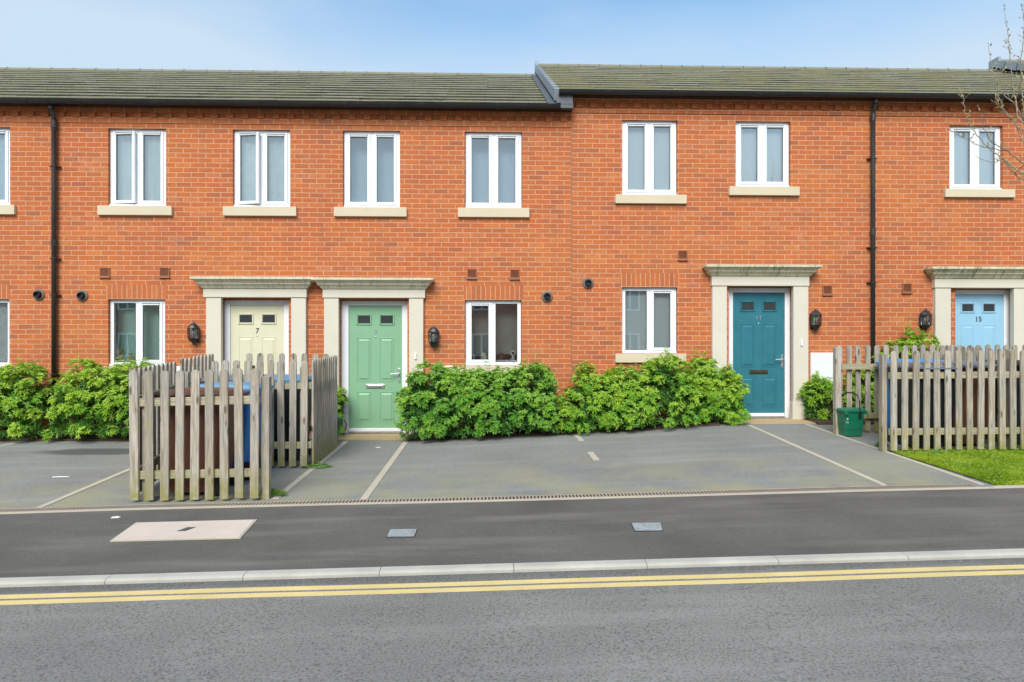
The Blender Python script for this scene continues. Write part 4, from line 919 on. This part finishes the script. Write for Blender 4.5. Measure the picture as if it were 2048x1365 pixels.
weed(1764, 893, .07, .17, 'leafy weed at the left post of the right bin pen', 3); weed(2035, 898, .28, .13, 'spreading weed under the right end of the verge fence', 4); weed(1880, 905, .2, .06, 'flat weed under the middle of the verge fence', 5)

# ------------------------------------------------------------------ grass verge
va, vb = gp(1780, 908, 8), gp(1972, 969, 6.7); gp2 = lambda y: np.interp(y, [vb[1], va[1]], [vb[0]+.05, va[0]+.06])
m = MB(); ny = 10
for j in range(ny):
    y0 = Y_DR-.12 + (Fp[1]+.02-Y_DR+.12)*j/ny; y1 = Y_DR-.12 + (Fp[1]+.02-Y_DR+.12)*(j+1)/ny
    for (xa_, xb_, xc_, xd_) in [(gp2(y0)+k0*(XR-1-gp2(y0)), gp2(y0)+k1*(XR-1-gp2(y0)), gp2(y1)+k1*(XR-1-gp2(y1)), gp2(y1)+k0*(XR-1-gp2(y1))) for k0, k1 in zip(np.linspace(0,1,40)[:-1]**2, np.linspace(0,1,40)[1:]**2)]:
        m.add([(xa_,y0,gz(xa_,y0)+.01),(xb_,y0,gz(xb_,y0)+.01),(xc_,y1,gz(xc_,y1)+.01),(xd_,y1,gz(xd_,y1)+.01)], [(0,1,2,3)])
struct('grass_verge', m, M['turf'])
V, Fc, T = [], [], []; rs = random.Random(3)
for i in range(34000):
    y = rs.uniform(Y_DR-.11, Fp[1]+.12); x0 = gp2(min(y, va[1])); x = x0 + rs.random()**1.25*4.2; c = mnoise.noise(Vector((x*2.2, y*2.2, 0)))
    bare = mnoise.noise(Vector((x*3.5+9, y*4.5, 2)))
    if bare > .33 and rs.random() < .8: continue
    a = rs.uniform(0, 6.28); d = Vector((math.cos(a)*.75, math.sin(a)*.75, rs.uniform(.35, 1.1))).normalized(); l = rs.uniform(.022, .05)*(1.5 if mnoise.noise(Vector((x*1.3, y*2, 5))) > .25 else 1)
    leaf(V, Fc, T, Vector((x, y, gz(x, y)+.008)), d, Vector((0,0,1)), l, .006, min(1, max(0, .5+c*.6+rs.uniform(-.25,.25))))
mb = MB(); mb.v = V; mb.f = Fc; tag(obj('grass', mb, M['grass'], attrs=T), 'short bright green grass growing on the verge', 'grass', kind='stuff')
struct('verge_edging', strip([(vb[0]-.02, Y_DR-.14), (XR, Y_DR-.14)], .05, .012), M['edging'])

# ------------------------------------------------------------------ bare young tree on the verge
tx, ty_ = 6.45, YC+7.35; tz = gz(tx, ty_)
tree = thing('young_tree', (tx, ty_, tz), 'bare young tree with pale twigs and opening buds at the right edge', 'tree')
trunk = MB(); P = [(tx,ty_,tz-.05),(tx+.02,ty_,tz+.8),(tx-.03,ty_+.02,tz+1.6),(tx+.01,ty_,tz+2.3),(tx,ty_+.02,tz+3.0),(tx+.05,ty_,tz+3.8),(tx+.02,ty_+.03,tz+4.7)]
trunk.tube(P, [.05,.042,.036,.028,.02,.013,.005], 10); obj('trunk', trunk, M['twig'], tree, smooth=True)
BR = [[(2048,246),(2035,231),(2028,185),(2024,154),(2019,108),(2014,64),(2008,23)], [(2070,270),(2048,245),(2028,208),(1996,177),(1991,159),(1983,128),(1977,95)],
 [(2100,395),(2048,350),(2004,318),(1968,287),(1942,256),(1932,231),(1927,200),(1918,177)], [(2100,370),(2048,331),(2017,303),(1983,285),(1968,259),(1955,210)],
 [(2030,338),(2004,323),(1978,325),(1950,313)], [(2017,303),(1999,300),(1968,295),(1927,277),(1896,256)], [(2085,330),(2048,290),(2030,246),(2005,222),(1990,203),(1992,180)],
 [(2080,230),(2048,195),(2019,169),(1999,136)], [(2090,300),(2048,262),(2030,250),(2006,218),(1994,185)], [(2075,300),(2050,262),(2046,200),(2042,120),(2048,60),(2046,10)],
 [(2100,290),(2062,240),(2060,160),(2075,90)], [(2110,420),(2060,372),(2030,350),(2012,330)], [(2120,300),(2140,220),(2160,140)], [(2125,350),(2190,270),(2230,180)], [(2120,250),(2100,150),(2110,60)],
 [(2048,262),(2060,225),(2055,190)],[(2028,208),(2040,180),(2043,150)],[(2048,331),(2030,345),(2040,362)]]
rs = random.Random(21); br = MB(); V, Fc, T = [], [], []
for bi, B_ in enumerate(BR):
    dpa = 7.35 + rs.uniform(-.15, .15); dpb = 7.35 + rs.uniform(-.65, .55); n = len(B_); pts = []
    for i, (a, b) in enumerate(B_):
        pts.append(Vector(pt(a, b, dpa + (dpb-dpa)*i/(n-1))))
    if B_[0][0] >= 2070 or bi == 0:   # join to the trunk lower down
        zt_ = max(tz+1.2, pts[0].z - rs.uniform(.35, .7)); k = np.interp(zt_, [p[2] for p in P], range(len(P))); i0 = int(k); q = Vector(P[i0]).lerp(Vector(P[min(i0+1, len(P)-1)]), k-i0)
        pts = [q, q.lerp(pts[0], .55)+Vector((0,0,-.05))] + pts
    # resample with slight wander
    Q = []
    for i in range(len(pts)-1):
        for k in range(4):
            Q.append(pts[i].lerp(pts[i+1], k/4) + Vector((rs.gauss(0,.004), rs.gauss(0,.006), rs.gauss(0,.004))))
    Q.append(pts[-1]); r0 = .010 if len(pts) > 5 else .006
    br.tube(Q, [max(.0022, r0*(1-.8*i/len(Q))) for i in range(len(Q))], 6)
    for i in range(len(Q)):
        f_ = i/len(Q)
        if f_ < .35 or rs.random() > .7: continue
        for k in range(rs.randint(1, 3)):
            side = Vector((rs.uniform(-1,1), rs.uniform(-1,1), rs.uniform(.2,1.3))).normalized(); tw = rs.uniform(.0, .05); p = Q[i] + side*tw
            if tw > .015: br.tube([Q[i], p], [.0022,.0015], 4)
            for c in range(2): leaf(V, Fc, T, p, (side + Vector((rs.uniform(-.4,.4), rs.uniform(-.4,.4), .5))).normalized(), Vector((0,-1,.2)), rs.uniform(.022,.045), rs.uniform(.010,.017), rs.uniform(0, 1))
obj('branches', br, M['twig'], tree, smooth=True); mb = MB(); mb.v = V; mb.f = Fc; obj('foliage', mb, M['bud'], tree, attrs=T)

# ------------------------------------------------------------------ the terrace across the street (seen reflected in the panes)
ot = thing('opposite_terrace', (0, -25, gz(0, -18)), 'long brick terrace across the street facing the photographed houses', 'house')
m = MB(); m.box(-30, 34, -33, -25, -1, 5.0); obj('wall', m, plain('far_brick', (.42, .2, .13), .9), ot)
m = MB(); m.add([(-30.4,-24.7,4.95),(34.4,-24.7,4.95),(34.4,-29,7.1),(-30.4,-29,7.1),(-30.4,-33.3,4.95),(34.4,-33.3,4.95)], [(0,1,2,3),(3,2,5,4),(0,3,4),(1,5,2)]); obj('roof', m, M['tile'], ot)
for X in np.arange(-27, 32, 2.6):
    for z in (1.0, 3.4):
        m = MB(); m.frame(X, X+1.0, z, z+1.2, .08, .08, .08, .08, -25.0005+.0, -24.94); m.box(X+.46, X+.54, -24.999, -24.94, z+.08, z+1.12); wf = obj('window', m, M['upvc'], ot)
        m = MB(); m.box(X+.08, X+.92, -24.999, -24.97, z+.08, z+1.12); obj('pane', m, M['doorglass'], wf)
